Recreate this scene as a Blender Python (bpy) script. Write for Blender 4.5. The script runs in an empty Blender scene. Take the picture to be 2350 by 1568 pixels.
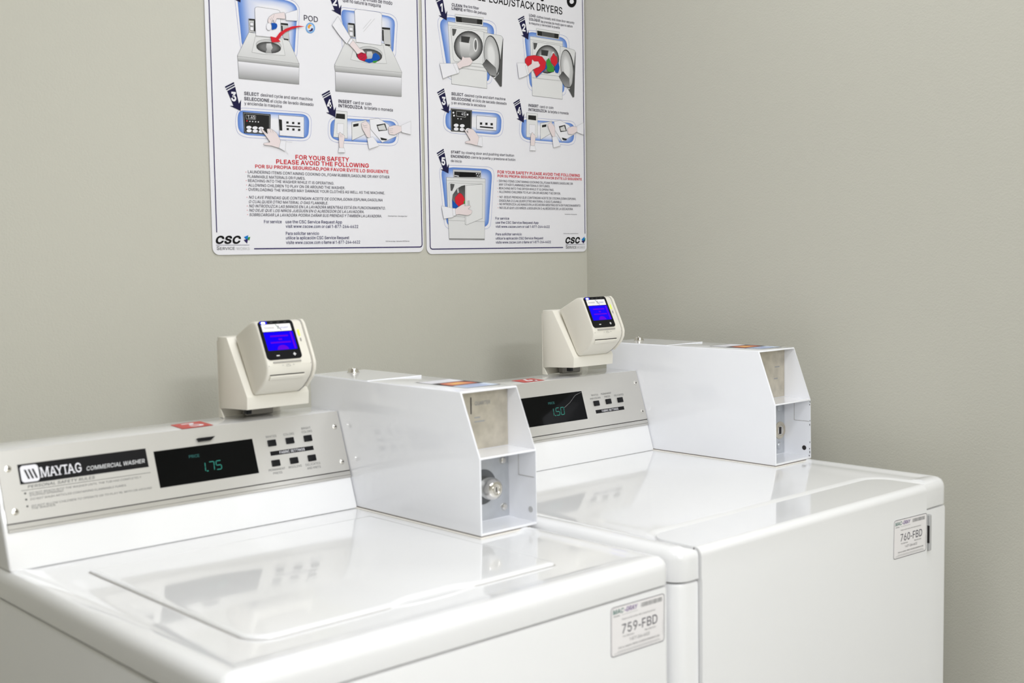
import bpy, bmesh, math, random
from mathutils import Vector, Matrix
random.seed(4)
sc = bpy.context.scene
COL = sc.collection
ZC = 1.314                                # eye height of the photographer; heights below are written relative to it
# ---------------------------------------------------------------- camera
def aim(yaw, pitch, roll):
    f = Vector((math.sin(yaw)*math.cos(pitch), math.cos(yaw)*math.cos(pitch), math.sin(pitch)))
    r = Vector((math.cos(yaw), -math.sin(yaw), 0)); u = r.cross(f)
    r2 = r*math.cos(roll)+u*math.sin(roll); u2 = u*math.cos(roll)-r*math.sin(roll)
    return Matrix((r2, u2, -f)).transposed().to_4x4()
cd = bpy.data.cameras.new('camera'); cam = bpy.data.objects.new('camera', cd); COL.objects.link(cam)
cam.matrix_world = Matrix.Translation((0, 0, ZC)) @ aim(0.74253052, -0.07327233, -0.0156401)
cd.sensor_fit = 'HORIZONTAL'; cd.sensor_width = 36; cd.lens = 2777.22/2350*36
cd.clip_start = .02; cd.dof.use_dof = True; cd.dof.focus_distance = 2.55; cd.dof.aperture_fstop = 5.6
sc.camera = cam
# ---------------------------------------------------------------- light, exposure
wd = bpy.data.worlds.new('world'); sc.world = wd; wd.use_nodes = True
wd.node_tree.nodes['Background'].inputs[0].default_value = (1, .98, .95, 1)
wd.node_tree.nodes['Background'].inputs[1].default_value = .3
def area(name, loc, sx, sy, power, col=(.965, .985, 1.03)):
    l = bpy.data.lights.new(name, 'AREA'); l.shape = 'RECTANGLE'; l.size = sx; l.size_y = sy; l.energy = power; l.color = col
    o = bpy.data.objects.new(name, l); COL.objects.link(o); o.location = loc; return o
area('ceiling_lamp', (.55, .15, 2.52), 1.2, .6, 20)
area('ceiling_lamp', (.60, -1.15, 2.52), 1.2, .6, 17.4)
area('ceiling_lamp', (.20, -2.1, 2.52), 1.2, .6, 82)
area('ceiling_lamp', (1.3, 1.2, 2.52), 1.2, .6, 8.5)
sc.view_settings.view_transform = 'Standard'; sc.view_settings.look = 'None'
sc.view_settings.exposure = -.05; sc.view_settings.gamma = 1; sc.view_settings.use_curve_mapping = False
# ---------------------------------------------------------------- colours, materials
def lin(c):
    c = c/255
    return c/12.92 if c <= .04045 else ((c+.055)/1.055)**2.4
def rgb(r, g, b): return (lin(r), lin(g), lin(b), 1)
def mat(name, col, rough=.5, metal=0, bump=0, scale=200, emit=None, es=1, coat=0, stretch=None, var=0, detail=2, ior=1.5):
    m = bpy.data.materials.new(name); m.use_nodes = True; nt = m.node_tree; b = nt.nodes['Principled BSDF']
    b.inputs['Base Color'].default_value = col; b.inputs['Roughness'].default_value = rough; b.inputs['Metallic'].default_value = metal
    b.inputs['Coat Weight'].default_value = coat; b.inputs['Coat Roughness'].default_value = .05; b.inputs['IOR'].default_value = ior
    if emit: b.inputs['Emission Color'].default_value = emit; b.inputs['Emission Strength'].default_value = es
    if bump or var:
        tc = nt.nodes.new('ShaderNodeTexCoord'); mp = nt.nodes.new('ShaderNodeMapping'); nz = nt.nodes.new('ShaderNodeTexNoise')
        if stretch: mp.inputs['Scale'].default_value = stretch
        nz.inputs['Scale'].default_value = scale; nz.inputs['Detail'].default_value = detail
        nt.links.new(tc.outputs['Object'], mp.inputs[0]); nt.links.new(mp.outputs[0], nz.inputs['Vector'])
        if bump:
            bp = nt.nodes.new('ShaderNodeBump'); bp.inputs['Strength'].default_value = bump; bp.inputs['Distance'].default_value = .002
            nt.links.new(nz.outputs[0], bp.inputs['Height']); nt.links.new(bp.outputs[0], b.inputs['Normal'])
        if var:
            mx = nt.nodes.new('ShaderNodeMixRGB'); mx.blend_type = 'MULTIPLY'; mx.inputs[1].default_value = col
            rp = nt.nodes.new('ShaderNodeValToRGB'); rp.color_ramp.elements[0].position = .3; rp.color_ramp.elements[1].position = .7
            rp.color_ramp.elements[0].color = (1-var,)*3+(1,); nt.links.new(nz.outputs[0], rp.inputs[0])
            mx.inputs[0].default_value = 1; nt.links.new(rp.outputs[0], mx.inputs[2]); nt.links.new(mx.outputs[0], b.inputs['Base Color'])
    return m
M = dict(
    wall=mat('wall_paint', rgb(200, 198, 186), .8, bump=.22, scale=330, detail=3),
    ceil=mat('ceiling_paint', rgb(235, 233, 226), .9, bump=.2, scale=90),
    floor=mat('floor_vinyl', rgb(92, 88, 82), .4, var=.25, scale=30),
    enamel=mat('white_enamel', rgb(239, 239, 239), .1, coat=.6, bump=.012, scale=60),
    powder=mat('white_powder_coat', rgb(246, 247, 251), .13, coat=.6, bump=.006, scale=900),
    alu=mat('brushed_aluminium', rgb(206, 204, 199), .36, .55, bump=.03, scale=500, stretch=(.02, 1, 1)),
    trim=mat('silver_trim', rgb(205, 203, 198), .3, .7),
    black=mat('black_plastic', rgb(15, 15, 18), .35, ior=1.3), gap=mat('dark_gap', rgb(40, 36, 38), .8), line=mat('shadow_line', rgb(112, 104, 100), .8),
    glass=mat('black_display_glass', rgb(5, 6, 7), .06, ior=1.22),
    beige=mat('cream_plastic', rgb(232, 228, 216), .42, bump=.03, scale=1500),
    steel=mat('worn_steel_plate', rgb(206, 199, 184), .45, .6, var=.22, scale=60),
    zinc=mat('zinc_plate', rgb(204, 207, 211), .42, .7, var=.12, scale=40),
    chrome=mat('chrome', rgb(225, 222, 216), .12, 1), steel_shade=mat('shaded_steel', rgb(110, 112, 115), .4, .8),
    gasket=mat('pale_gasket', rgb(232, 228, 220), .7), grey=mat('grey_slot', rgb(166, 162, 156), .6),
    paper=mat('poster_paper', rgb(239, 238, 243), .4), label=mat('label_paper', rgb(246, 243, 243), .35),
    red=mat('red_sticker', rgb(206, 58, 54), .35), navy=mat('plug_black', rgb(38, 34, 34), .5), plug=mat('grey_plug', rgb(190, 190, 190), .5),
    lcd=mat('blue_lcd', rgb(4, 0, 40), .2, emit=(.006, 0, 1, 1), es=1, ior=1.15), lcd2=mat('violet_lcd_print', rgb(8, 0, 30), .4, emit=(.15, 0, .80, 1), es=.95, ior=1.15),
    seg=mat('green_segments', rgb(6, 40, 34), .4, emit=(.025, .33, .25, 1), es=.8), segdim=mat('dim_segments', rgb(6, 40, 34), .4, emit=(.01, .13, .12, 1), es=.8),
    led=mat('blue_white_lamp', rgb(255, 255, 255), .3, emit=(.75, .85, 1, 1), es=3), ledb=mat('blue_lamp_halo', rgb(10, 10, 160), .3, emit=(.01, .01, .75, 1), es=.7),
    yel=mat('yellow_lamp', rgb(225, 240, 90), .3, emit=(.55, .8, .10, 1), es=.28),
)
def inkmat():
    m = bpy.data.materials.new('printed_ink'); m.use_nodes = True; nt = m.node_tree
    a = nt.nodes.new('ShaderNodeVertexColor'); a.layer_name = 'ink'; b = nt.nodes['Principled BSDF']; b.inputs['Roughness'].default_value = .45; b.inputs['Specular IOR Level'].default_value = .2
    nt.links.new(a.outputs[0], b.inputs['Base Color']); return m
M['ink'] = inkmat()
INK = {'k': (13, 12, 15), 'w': (239, 238, 243), 't': (66, 62, 76), 'navy': (46, 38, 92), 'red': (214, 38, 52), 'crim': (196, 24, 62), 'blue': (22, 84, 176), 'mid': (14, 122, 200),
       'green': (66, 150, 56), 'sky': (122, 172, 224), 'pale': (214, 226, 242), 'orange': (240, 168, 70), 's': (236, 222, 222), 'arrow': (28, 26, 66), 'teal': (0, 104, 92), 'violet': (96, 30, 138),
       'b0': (88, 128, 206), 'b1': (128, 160, 222), 'b2': (206, 214, 238), 'line': (120, 132, 200)}
for i in range(1, 10): INK['g%d' % i] = (int(14+23.5*i),)*3
INK['g45'] = (118,)*3; INK['g75'] = (190,)*3; INK['g85'] = (214,)*3; INK['g95'] = (230,)*3
def ink(k): return rgb(*INK[k])
# ---------------------------------------------------------------- object helpers
def empty(name, loc, label, cat, group=None):
    o = bpy.data.objects.new(name, None); COL.objects.link(o); o.location = loc; o.empty_display_size = .05
    o['label'] = label; o['category'] = cat
    if group: o['group'] = group
    return o
def root(o):
    while o.parent: o = o.parent
    return o
def obj(name, bm, m, parent=None, sharp=32, label=None, kind=None):
    """link a bmesh (built in room coordinates) as one mesh object"""
    me = bpy.data.meshes.new(name)
    bmesh.ops.recalc_face_normals(bm, faces=bm.faces) if m != 'keep' else None
    if parent: bmesh.ops.translate(bm, verts=bm.verts, vec=-root(parent).location)
    bm.to_mesh(me); bm.free()
    return link(name, me, m, parent, sharp, label, kind)
def link(name, me, m, parent=None, sharp=32, label=None, kind=None):
    for x in (m if isinstance(m, (list, tuple)) else [m]): me.materials.append(M[x])
    me.polygons.foreach_set('use_smooth', [True]*len(me.polygons)); me.set_sharp_from_angle(angle=math.radians(sharp))
    o = bpy.data.objects.new(name, me); COL.objects.link(o)
    if parent: o.parent = parent
    if label: o['label'] = label
    if kind: o['kind'] = kind
    return o
def box(bm, x0, x1, y0, y1, z0, z1, bev=0, seg=2, mi=0):
    n = bmesh.new(); bmesh.ops.create_cube(n, size=1)
    for v in n.verts: v.co = Vector(((x0+x1)/2+v.co.x*(x1-x0), (y0+y1)/2+v.co.y*(y1-y0), (z0+z1)/2+v.co.z*(z1-z0)))
    if bev: bmesh.ops.bevel(n, geom=n.edges[:], offset=bev, segments=seg, affect='EDGES', profile=.5)
    merge(bm, n, mi)
def merge(bm, n, mi=0, mtx=None):
    vm = {}
    for v in n.verts: vm[v] = bm.verts.new(mtx @ v.co if mtx else v.co)
    for f in n.faces:
        try: g = bm.faces.new([vm[v] for v in f.verts]); g.material_index = mi
        except ValueError: pass
    n.free()
def prism(bm, prof, x0, x1, bev=0, seg=2, mi=0):
    """profile of (y, z) points pushed along x"""
    n = bmesh.new(); a = [n.verts.new((x0, y, z)) for y, z in prof]; b = [n.verts.new((x1, y, z)) for y, z in prof]
    n.faces.new(a); n.faces.new(b[::-1]); k = len(prof)
    for i in range(k): n.faces.new((a[i], b[i], b[(i+1) % k], a[(i+1) % k]))
    bmesh.ops.recalc_face_normals(n, faces=n.faces)
    if bev: bmesh.ops.bevel(n, geom=n.edges[:], offset=bev, segments=seg, affect='EDGES', profile=.5)
    merge(bm, n, mi)
def rrect(x0, x1, y0, y1, r, n=6):
    p = []
    for cx, cy, a in ((x1-r, y1-r, 0), (x0+r, y1-r, 90), (x0+r, y0+r, 180), (x1-r, y0+r, 270)):
        for i in range(n+1):
            t = math.radians(a+90*i/n); p.append((cx+r*math.cos(t), cy+r*math.sin(t)))
    return p
def loft(bm, rings, cap0=True, cap1=True):
    vs = [[bm.verts.new(p) for p in r] for r in rings]
    for a, b in zip(vs, vs[1:]):
        k = len(a)
        for i in range(k): bm.faces.new((a[i], a[(i+1) % k], b[(i+1) % k], b[i]))
    if cap0: bm.faces.new(vs[0][::-1])
    if cap1: bm.faces.new(vs[-1])
def slab(bm, x0, x1, y0, y1, r, levels, n=6):
    """rounded rectangle rising through (inset, z) levels"""
    loft(bm, [[(x, y, z) for x, y in rrect(x0+i, x1-i, y0+i, y1-i, max(r-i, .002), n)] for i, z in levels])
def lathe(bm, c, axis, prof, n=24, mi=0, cap=True):
    """prof: (radius, height along axis) from base to tip"""
    ax = Vector(axis).normalized(); q = ax.to_track_quat('Z', 'Y').to_matrix(); c = Vector(c)
    rings = [[bm.verts.new(c+q @ Vector((r*math.cos(2*math.pi*i/n), r*math.sin(2*math.pi*i/n), h))) for i in range(n)] for r, h in prof]
    for a, b in zip(rings, rings[1:]):
        for i in range(n): bm.faces.new((a[i], a[(i+1) % n], b[(i+1) % n], b[i])).material_index = mi
    if cap:
        bm.faces.new(rings[-1]).material_index = mi; bm.faces.new(rings[0][::-1]).material_index = mi
def boolean(bm, cutters):
    """cut solids out of a solid, return a mesh"""
    tmp = []
    def mk(b):
        bmesh.ops.recalc_face_normals(b, faces=b.faces); me = bpy.data.meshes.new('tmp'); b.to_mesh(me); b.free()
        o = bpy.data.objects.new('tmp', me); COL.objects.link(o); tmp.append(o); return o
    o = mk(bm)
    for c in cutters:
        md = o.modifiers.new('cut', 'BOOLEAN'); md.operation = 'DIFFERENCE'; md.solver = 'EXACT'; md.object = mk(c)
    dg = bpy.context.evaluated_depsgraph_get(); dg.update()
    me = bpy.data.meshes.new_from_object(o.evaluated_get(dg))
    for t in tmp:
        d = t.data; bpy.data.objects.remove(t); bpy.data.meshes.remove(d)
    return me
def mesh_bm(me, move=None):
    b = bmesh.new(); b.from_mesh(me); bpy.data.meshes.remove(me); return b
class Frame:
    """a flat face in the room: origin, right, up and outward directions; printed matter and fittings are placed on it"""
    def __init__(s, o, u, v):
        s.o = Vector(o); s.u = Vector(u).normalized(); s.v = Vector(v).normalized(); s.n = s.u.cross(s.v)
    def p(s, a, b, h=0): return s.o+s.u*a+s.v*b+s.n*h
    def m(s): return Matrix(((s.u.x, s.v.x, s.n.x, s.o.x), (s.u.y, s.v.y, s.n.y, s.o.y), (s.u.z, s.v.z, s.n.z, s.o.z), (0, 0, 0, 1)))
def fbox(bm, F, a0, a1, b0, b1, h0, h1, bev=0, seg=2, mi=0):
    n = bmesh.new(); box(n, a0, a1, b0, b1, h0, h1, bev, seg); merge(bm, n, mi, F.m())
# ---- printed matter: flat coloured shapes and lettering that lie on a Frame
# letterforms: advance width and contours, in thousandths of an em
GLYPH={',': (188,[[38,-119,68,71,137,71,84,-119]]),
'-': (270,[[235,214,235,160,35,160,35,214]]),
'.': (188,[[95,-4,78,-1,63,9,53,24,50,41,53,59,63,73,78,83,95,87,113,83,128,73,138,59,141,41,138,24,128,9,113,-1]]),
'/': (249,[[235,533,71,-76,14,-76,178,533]]),
'0': (453,[[227,-7,174,1,130,24,95,62,69,113,57,155,50,202,48,254,50,306,57,353,69,395,95,447,130,484,174,508,227,516,279,508,323,484,358,447,384,395,396,353,403,306,405,254,403,202,396,155,384,113,359,62,323,24,279,1],[227,50,261,56,290,74,313,103,330,144,340,194,344,254,340,314,330,365,313,405,290,435,261,453,227,460,192,453,163,435,140,405,123,365,113,314,109,254,113,194,123,144,140,103,163,74,192,56]]),
'1': (390,[[246,509,246,0,182,0,182,448,179,448,56,358,56,427,168,509]]),
'2': (453,[[64,0,64,47,234,229,282,282,311,327,320,371,317,397,308,419,293,436,273,449,224,460,196,457,172,447,153,433,139,413,130,390,127,362,66,362,71,405,86,442,111,473,143,496,182,511,225,516,268,511,306,497,337,474,361,445,376,411,381,372,371,318,336,259,267,180,153,60,153,57,389,57,389,0]]),
'3': (453,[[218,-7,173,-3,133,10,98,30,70,57,52,91,44,132,109,132,115,107,126,87,144,71,165,59,219,50,275,61,297,74,315,93,325,116,329,145,326,172,316,196,299,217,275,234,242,244,201,248,157,248,157,299,288,448,288,452,70,452,70,509,372,509,372,461,211,278,211,289,264,288,308,276,344,253,371,222,387,186,393,145,387,103,370,66,344,36,309,12,266,-2]]),
'4': (453,[[40,105,40,158,247,509,311,509,109,166,109,163,413,163,413,105],[282,0,282,121,282,146,282,318,343,318,343,0]]),
'5': (453,[[221,-7,178,-2,140,11,108,32,83,60,66,93,60,130,122,130,127,108,138,89,173,60,221,50,250,53,276,64,298,82,314,104,324,131,328,162,324,193,314,221,297,244,275,262,248,273,218,277,167,268,128,246,67,253,96,509,366,509,366,452,151,452,134,301,136,301,178,325,229,334,263,330,294,321,321,306,345,285,364,260,379,231,388,199,391,163,385,117,369,76,343,41,309,15,268,-1]]),
'6': (453,[[226,-7,182,-1,142,15,109,40,84,74,69,115,64,162,68,199,80,239,137,340,252,509,322,509,151,261,145,261,165,288,196,307,235,314,278,309,316,295,346,271,370,240,384,201,389,157,384,112,368,73,343,39,310,14,271,-2],[226,48,254,52,279,63,299,79,314,101,324,128,327,157,324,187,314,213,299,235,279,251,254,262,226,265,198,262,174,252,153,235,138,214,128,188,125,158,128,128,138,102,153,79,174,63,198,52]]),
'7': (453,[[97,0,323,448,323,452,62,452,62,509,391,509,391,449,165,0]]),
'8': (453,[[226,-7,178,-2,136,11,101,33,74,62,57,96,52,135,55,166,65,195,81,220,101,241,125,256,153,265,153,267,119,282,93,308,76,342,70,380,75,417,90,450,114,477,146,498,184,511,226,516,269,511,306,498,337,477,361,450,377,417,382,380,376,342,359,308,333,282,300,267,300,265,327,256,351,241,372,220,387,195,397,166,401,135,395,96,378,62,352,33,317,11,275,-2],[226,49,258,52,285,60,307,74,323,91,333,113,337,139,333,165,322,189,305,208,283,223,256,232,226,235,196,232,169,223,147,208,130,189,119,165,115,139,119,113,129,91,145,74,167,60,195,52],[226,290,274,300,293,313,307,330,316,351,319,376,316,399,308,420,294,437,275,449,226,460,177,449,159,437,145,420,136,399,133,376,136,351,145,330,159,313,178,300]]),
'9': (453,[[226,516,271,510,310,494,343,468,368,434,384,393,389,347,385,309,373,270,315,168,200,0,130,0,301,248,307,248,287,221,257,202,218,195,175,199,137,214,106,237,83,269,68,307,64,352,69,397,85,436,110,469,143,494,182,510],[226,460,199,457,174,446,154,429,138,407,129,381,125,352,129,322,138,295,154,274,174,257,199,247,226,243,254,247,279,257,299,273,314,295,324,321,327,350,324,381,314,407,299,429,279,446,254,457]]),
':': (188,[[95,-4,78,-1,63,9,53,24,50,41,53,59,63,73,78,83,95,87,113,83,128,73,138,59,141,41,138,24,128,9,113,-1],[95,271,78,274,63,284,53,299,50,316,53,334,63,349,78,359,95,362,113,359,128,349,138,334,141,316,138,299,128,284,113,274]]),
'A': (480,[[16,0,201,509,276,509,463,0,395,0,287,302,264,372,232,478,245,478,213,371,191,302,85,0],[110,142,110,199,370,199,370,142]]),
'B': (456,[[60,0,60,509,241,509,289,504,329,491,359,469,381,442,394,410,398,374,395,344,387,320,356,286,315,267,315,262,339,257,363,245,385,227,402,203,414,173,418,136,413,100,400,67,377,39,344,18,301,4,247,0],[125,57,245,57,296,63,330,80,349,105,355,137,352,161,342,184,327,203,306,218,279,228,248,231,125,231],[125,285,238,285,288,296,308,309,323,326,333,348,336,372,330,403,313,429,283,446,240,452,125,452]]),
'C': (510,[[267,-7,225,-3,186,7,150,25,119,49,92,79,70,115,53,157,44,203,40,254,44,305,53,352,70,393,92,429,119,459,150,484,186,501,225,512,267,516,340,504,373,490,402,471,427,447,448,418,463,385,473,348,408,348,389,395,357,428,315,449,267,456,223,450,184,432,150,403,125,364,109,314,103,254,109,194,125,145,151,105,184,76,223,59,267,53,315,60,357,81,389,114,408,160,473,160,463,124,448,91,428,62,402,38,373,19,341,5,305,-4]]),
'D': (502,[[219,0,96,0,96,57,215,57,272,63,318,81,354,110,379,149,394,198,399,255,394,312,379,361,354,399,320,428,275,446,221,452,93,452,93,509,225,509,273,505,315,495,353,478,399,441,433,391,449,351,458,306,462,255,458,205,449,159,433,119,411,83,384,54,351,31,312,14,268,3],[125,509,125,0,60,0,60,509]]),
'E': (419,[[60,0,60,509,372,509,372,452,125,452,125,286,355,286,355,229,125,229,125,57,375,57,375,0]]),
'F': (410,[[60,0,60,509,369,509,369,452,125,452,125,278,346,278,346,221,125,221,125,0]]),
'G': (520,[[269,-7,225,-3,185,7,149,25,118,49,91,79,69,116,53,157,43,203,40,254,43,305,53,352,69,393,91,429,117,459,149,484,184,501,223,512,265,516,304,513,340,504,374,489,403,469,429,445,449,416,465,384,474,349,408,349,387,393,356,427,315,448,265,456,222,450,183,432,150,404,125,364,109,314,103,254,109,194,125,145,151,105,184,76,224,59,269,53,309,57,345,71,374,93,396,123,410,160,415,202,434,199,283,199,283,256,478,256,478,200,471,141,451,91,419,50,377,19,326,0]]),
'H': (517,[[60,0,60,509,125,509,125,289,392,289,392,509,457,509,457,0,392,0,392,232,125,232,125,0]]),
'I': (187,[[61,0,61,509,126,509,126,0]]),
'J': (396,[[185,-7,124,3,75,33,52,63,38,100,33,145,33,173,98,173,98,145,104,104,122,74,149,56,185,50,220,56,248,74,266,104,272,145,272,509,336,509,336,145,332,100,318,63,294,33,246,3]]),
'K': (467,[[104,145,104,216,139,261,174,303,212,344,364,509,448,509,231,276,228,276],[60,0,60,509,125,509,125,334,124,225,125,193,125,0],[372,0,188,259,228,309,449,0]]),
'L': (393,[[60,0,60,509,125,509,125,57,361,57,361,0]]),
'M': (628,[[60,0,60,509,152,509,277,187,287,159,299,123,311,84,322,49,307,49,318,83,330,121,342,158,352,187,476,509,568,509,568,0,504,0,504,291,504,327,505,369,506,413,507,457,513,457,498,409,482,363,467,322,456,291,342,0,286,0,170,291,159,321,145,361,129,408,112,457,119,457,120,416,121,372,122,328,122,291,122,0]]),
'N': (523,[[60,0,60,509,136,509,343,183,363,151,388,107,414,55,405,54,401,108,399,157,399,195,399,509,463,509,463,0,387,0,202,290,177,331,148,381,108,452,119,454,122,384,124,328,125,291,125,0]]),
'O': (533,[[267,-7,225,-3,186,7,150,25,119,49,92,79,70,115,53,157,44,203,40,254,44,305,53,352,70,393,92,429,119,459,150,484,186,501,225,512,267,516,309,512,348,501,384,484,415,459,442,429,464,393,480,352,490,305,493,254,490,203,480,157,464,115,442,79,415,49,384,25,348,7,309,-3],[267,53,310,59,349,76,383,105,408,144,425,194,430,254,425,314,408,365,383,404,349,433,310,450,267,456,223,450,184,433,151,404,125,364,109,314,103,254,109,194,125,144,151,105,184,76,223,59]]),
'P': (445,[[60,0,60,509,235,509,289,503,332,487,366,462,390,430,404,391,409,348,404,304,390,265,366,233,332,207,289,191,235,186,109,186,109,242,233,242,269,246,297,256,318,272,333,294,342,319,344,348,342,376,333,402,318,423,297,439,268,449,232,452,125,452,125,0]]),
'Q': (533,[[245,159,313,159,369,85,384,65,468,-48,401,-48,346,27,331,46],[267,-7,225,-3,186,7,150,25,119,49,92,79,70,115,53,157,44,203,40,254,44,305,53,352,70,393,92,429,119,459,150,484,186,501,225,512,267,516,309,512,348,501,384,484,415,459,442,429,464,393,480,352,490,305,493,254,490,203,480,157,464,115,442,79,415,49,384,25,348,7,309,-3],[267,53,310,59,349,76,383,105,408,144,425,194,430,254,425,314,408,365,383,404,349,433,310,450,267,456,223,450,184,433,151,404,125,364,109,314,103,254,109,194,125,144,151,105,184,76,223,59]]),
'R': (449,[[60,0,60,509,236,509,290,504,333,489,367,465,390,433,405,395,409,352,405,309,390,271,367,240,333,217,289,203,236,198,96,198,96,255,234,255,269,258,298,267,319,281,334,300,342,324,345,352,342,380,334,405,319,425,298,440,269,449,233,452,125,452,125,0],[353,0,230,229,303,229,428,0]]),
'S': (447,[[224,-9,172,-4,128,9,91,31,64,60,46,96,38,137,104,137,110,110,123,88,142,71,166,59,224,49,257,52,286,60,311,74,329,92,341,114,346,139,342,161,332,179,296,205,245,222,184,239,128,260,86,289,60,326,52,372,58,413,75,448,102,476,138,498,180,511,227,516,275,511,316,498,351,476,377,449,394,415,401,378,337,378,326,412,302,437,267,453,225,459,194,456,167,448,145,435,129,418,118,398,115,376,119,352,131,334,169,308,212,293,264,279,312,264,359,238,395,198,405,171,408,139,403,99,386,64,360,34,323,11,278,-4]]),
'T': (449,[[32,452,32,509,417,509,417,452,257,452,257,0,193,0,193,452]]),
'U': (517,[[259,-8,203,-2,154,15,114,43,85,80,66,124,60,173,60,509,124,509,124,178,128,144,141,113,160,87,187,68,220,56,259,52,298,56,331,68,357,87,377,113,389,144,393,178,393,509,457,509,457,173,451,124,433,80,403,43,363,15,315,-2]]),
'V': (480,[[204,0,16,509,84,509,192,206,215,137,248,31,235,31,267,138,290,206,395,509,463,509,278,0]]),
'W': (686,[[155,0,16,509,82,509,163,196,175,145,187,94,197,40,189,40,200,94,211,145,224,196,306,509,380,509,462,196,474,145,486,94,497,40,488,40,499,94,510,145,523,196,603,509,670,509,530,0,455,0,368,323,351,391,336,475,350,475,335,395,318,323,230,0]]),
'X': (474,[[18,0,217,284,217,236,29,509,104,509,178,400,204,361,223,329,243,292,232,292,252,329,272,361,298,400,374,509,446,509,259,239,259,287,456,0,382,0,292,129,268,165,250,195,230,231,244,231,225,196,206,166,182,129,91,0]]),
'Y': (472,[[203,0,203,208,16,509,91,509,192,344,222,292,250,230,224,230,251,293,280,344,381,509,455,509,268,208,268,0]]),
'Z': (438,[[42,0,42,46,273,385,306,431,341,476,348,454,285,452,223,452,40,452,40,509,397,509,397,462,169,129,134,81,97,33,90,54,152,57,214,57,399,57,399,0]]),
'a': (389,[[160,-9,126,-5,94,5,68,22,48,45,35,73,30,108,34,138,43,161,58,179,78,193,125,211,178,220,234,227,265,235,273,243,276,255,276,257,267,297,240,322,196,331,149,322,118,301,100,274,41,291,57,322,79,346,104,364,133,375,194,384,239,379,286,360,306,343,322,320,333,290,337,251,337,0,277,0,277,52,272,52,252,25,215,1],[170,45,202,49,228,59,248,74,263,93,272,115,276,138,276,190,259,182,231,176,200,171,175,168,134,159,103,139,95,124,92,105,102,72,130,52]]),
'b': (424,[[229,-8,198,-5,172,4,138,31,118,59,112,59,112,0,53,0,53,509,114,509,114,319,118,319,137,346,171,373,197,381,229,384,274,378,313,361,345,332,370,293,385,245,390,189,385,133,370,84,346,45,313,16,274,-2],[220,47,253,51,279,66,301,88,316,117,325,151,328,189,325,227,316,261,301,290,280,311,253,325,220,330,188,325,161,312,140,291,125,263,116,229,113,189,116,150,125,115,140,86,162,65,188,51]]),
'c': (396,[[207,-8,159,-2,117,16,82,46,56,85,40,133,34,187,40,243,56,291,82,330,117,360,159,378,207,384,260,377,305,356,340,322,362,277,303,262,290,289,270,311,242,325,207,330,173,325,145,310,124,287,108,258,99,224,96,187,99,151,108,117,124,89,145,66,173,51,207,46,243,52,271,66,292,89,304,117,363,102,341,56,306,21,261,-1]]),
'd': (424,[[195,-8,151,-2,111,16,79,45,55,84,39,133,34,189,39,245,55,293,79,332,112,361,151,378,196,384,228,381,253,373,287,346,306,319,311,319,311,509,372,509,372,0,313,0,313,59,307,59,287,31,252,4,227,-5],[205,47,236,51,263,65,284,86,299,115,309,150,312,189,309,229,300,263,284,291,263,312,237,325,205,330,172,325,145,311,124,290,108,261,99,227,96,189,99,151,109,117,124,88,145,66,172,51]]),
'e': (404,[[212,-8,161,-2,117,16,82,46,56,85,40,132,34,187,39,242,55,290,81,329,115,359,157,378,205,384,266,374,294,361,319,341,341,315,357,282,368,242,371,194,371,169,75,169,75,221,338,221,310,202,307,237,298,269,283,294,263,314,237,326,205,330,173,326,146,313,125,294,109,270,99,241,96,211,96,178,100,139,110,106,128,80,151,61,179,50,212,46,254,53,285,73,306,105,365,91,353,63,335,39,311,19,283,4,249,-5]]),
'f': (254,[[228,379,228,327,6,327,6,379],[81,0,81,432,84,461,96,486,113,505,135,519,187,530,222,527,243,521,227,468,215,472,195,474,171,470,154,460,145,443,142,419,142,0]]),
'g': (425,[[207,-151,168,-148,134,-140,82,-110,51,-69,101,-41,122,-66,154,-88,207,-97,249,-92,282,-75,304,-47,311,-6,311,68,306,68,287,41,252,16,227,8,195,5,152,10,113,27,80,53,55,90,39,136,34,191,39,246,55,293,80,332,112,361,152,378,196,384,228,382,253,373,288,346,308,319,313,319,313,379,372,379,372,-9,367,-54,350,-90,324,-117,291,-136,251,-147],[205,59,237,63,264,75,285,95,300,121,309,154,312,193,309,231,300,264,285,291,264,312,237,325,205,330,172,325,145,312,124,290,109,262,99,229,96,193,99,155,109,123,124,96,145,76,172,63]]),
'h': (410,[[114,227,114,0,53,0,53,509,114,509,114,287,102,287,124,332,152,362,187,379,227,384,264,380,295,369,321,349,341,321,353,285,357,240,357,0,296,0,296,235,290,275,273,304,246,323,210,329,184,326,161,317,141,303,126,283,117,257]]),
'i': (167,[[53,0,53,379,114,379,114,0],[84,443,67,446,54,455,44,468,41,483,44,499,54,512,67,521,84,524,100,521,114,512,123,499,126,483,123,468,114,455,100,446]]),
'j': (167,[[53,379,114,379,114,-30,111,-63,102,-90,86,-113,65,-129,37,-139,4,-143,-10,-143,-10,-87,2,-87,25,-83,40,-72,50,-54,53,-29],[83,443,67,446,53,455,44,468,41,483,44,499,53,512,67,521,83,524,100,521,114,512,123,499,126,483,123,468,114,455,100,446]]),
'k': (381,[[110,137,110,212,121,212,284,379,360,379,184,199,177,199],[53,0,53,509,114,509,114,0],[294,0,148,186,191,229,372,0]]),
'l': (160,[[50,0,50,509,111,509,111,0]]),
'm': (610,[[53,0,53,379,112,379,112,295,108,295,118,323,132,346,172,376,219,386,257,380,287,361,309,331,321,295,312,295,322,321,337,343,381,375,437,386,468,383,497,372,522,354,541,328,553,296,557,255,557,0,496,0,496,254,490,289,473,313,447,326,419,330,395,328,374,320,345,290,335,247,335,0,274,0,274,260,269,288,253,311,229,326,199,330,158,320,140,307,126,289,117,266,114,238,114,0]]),
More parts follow.
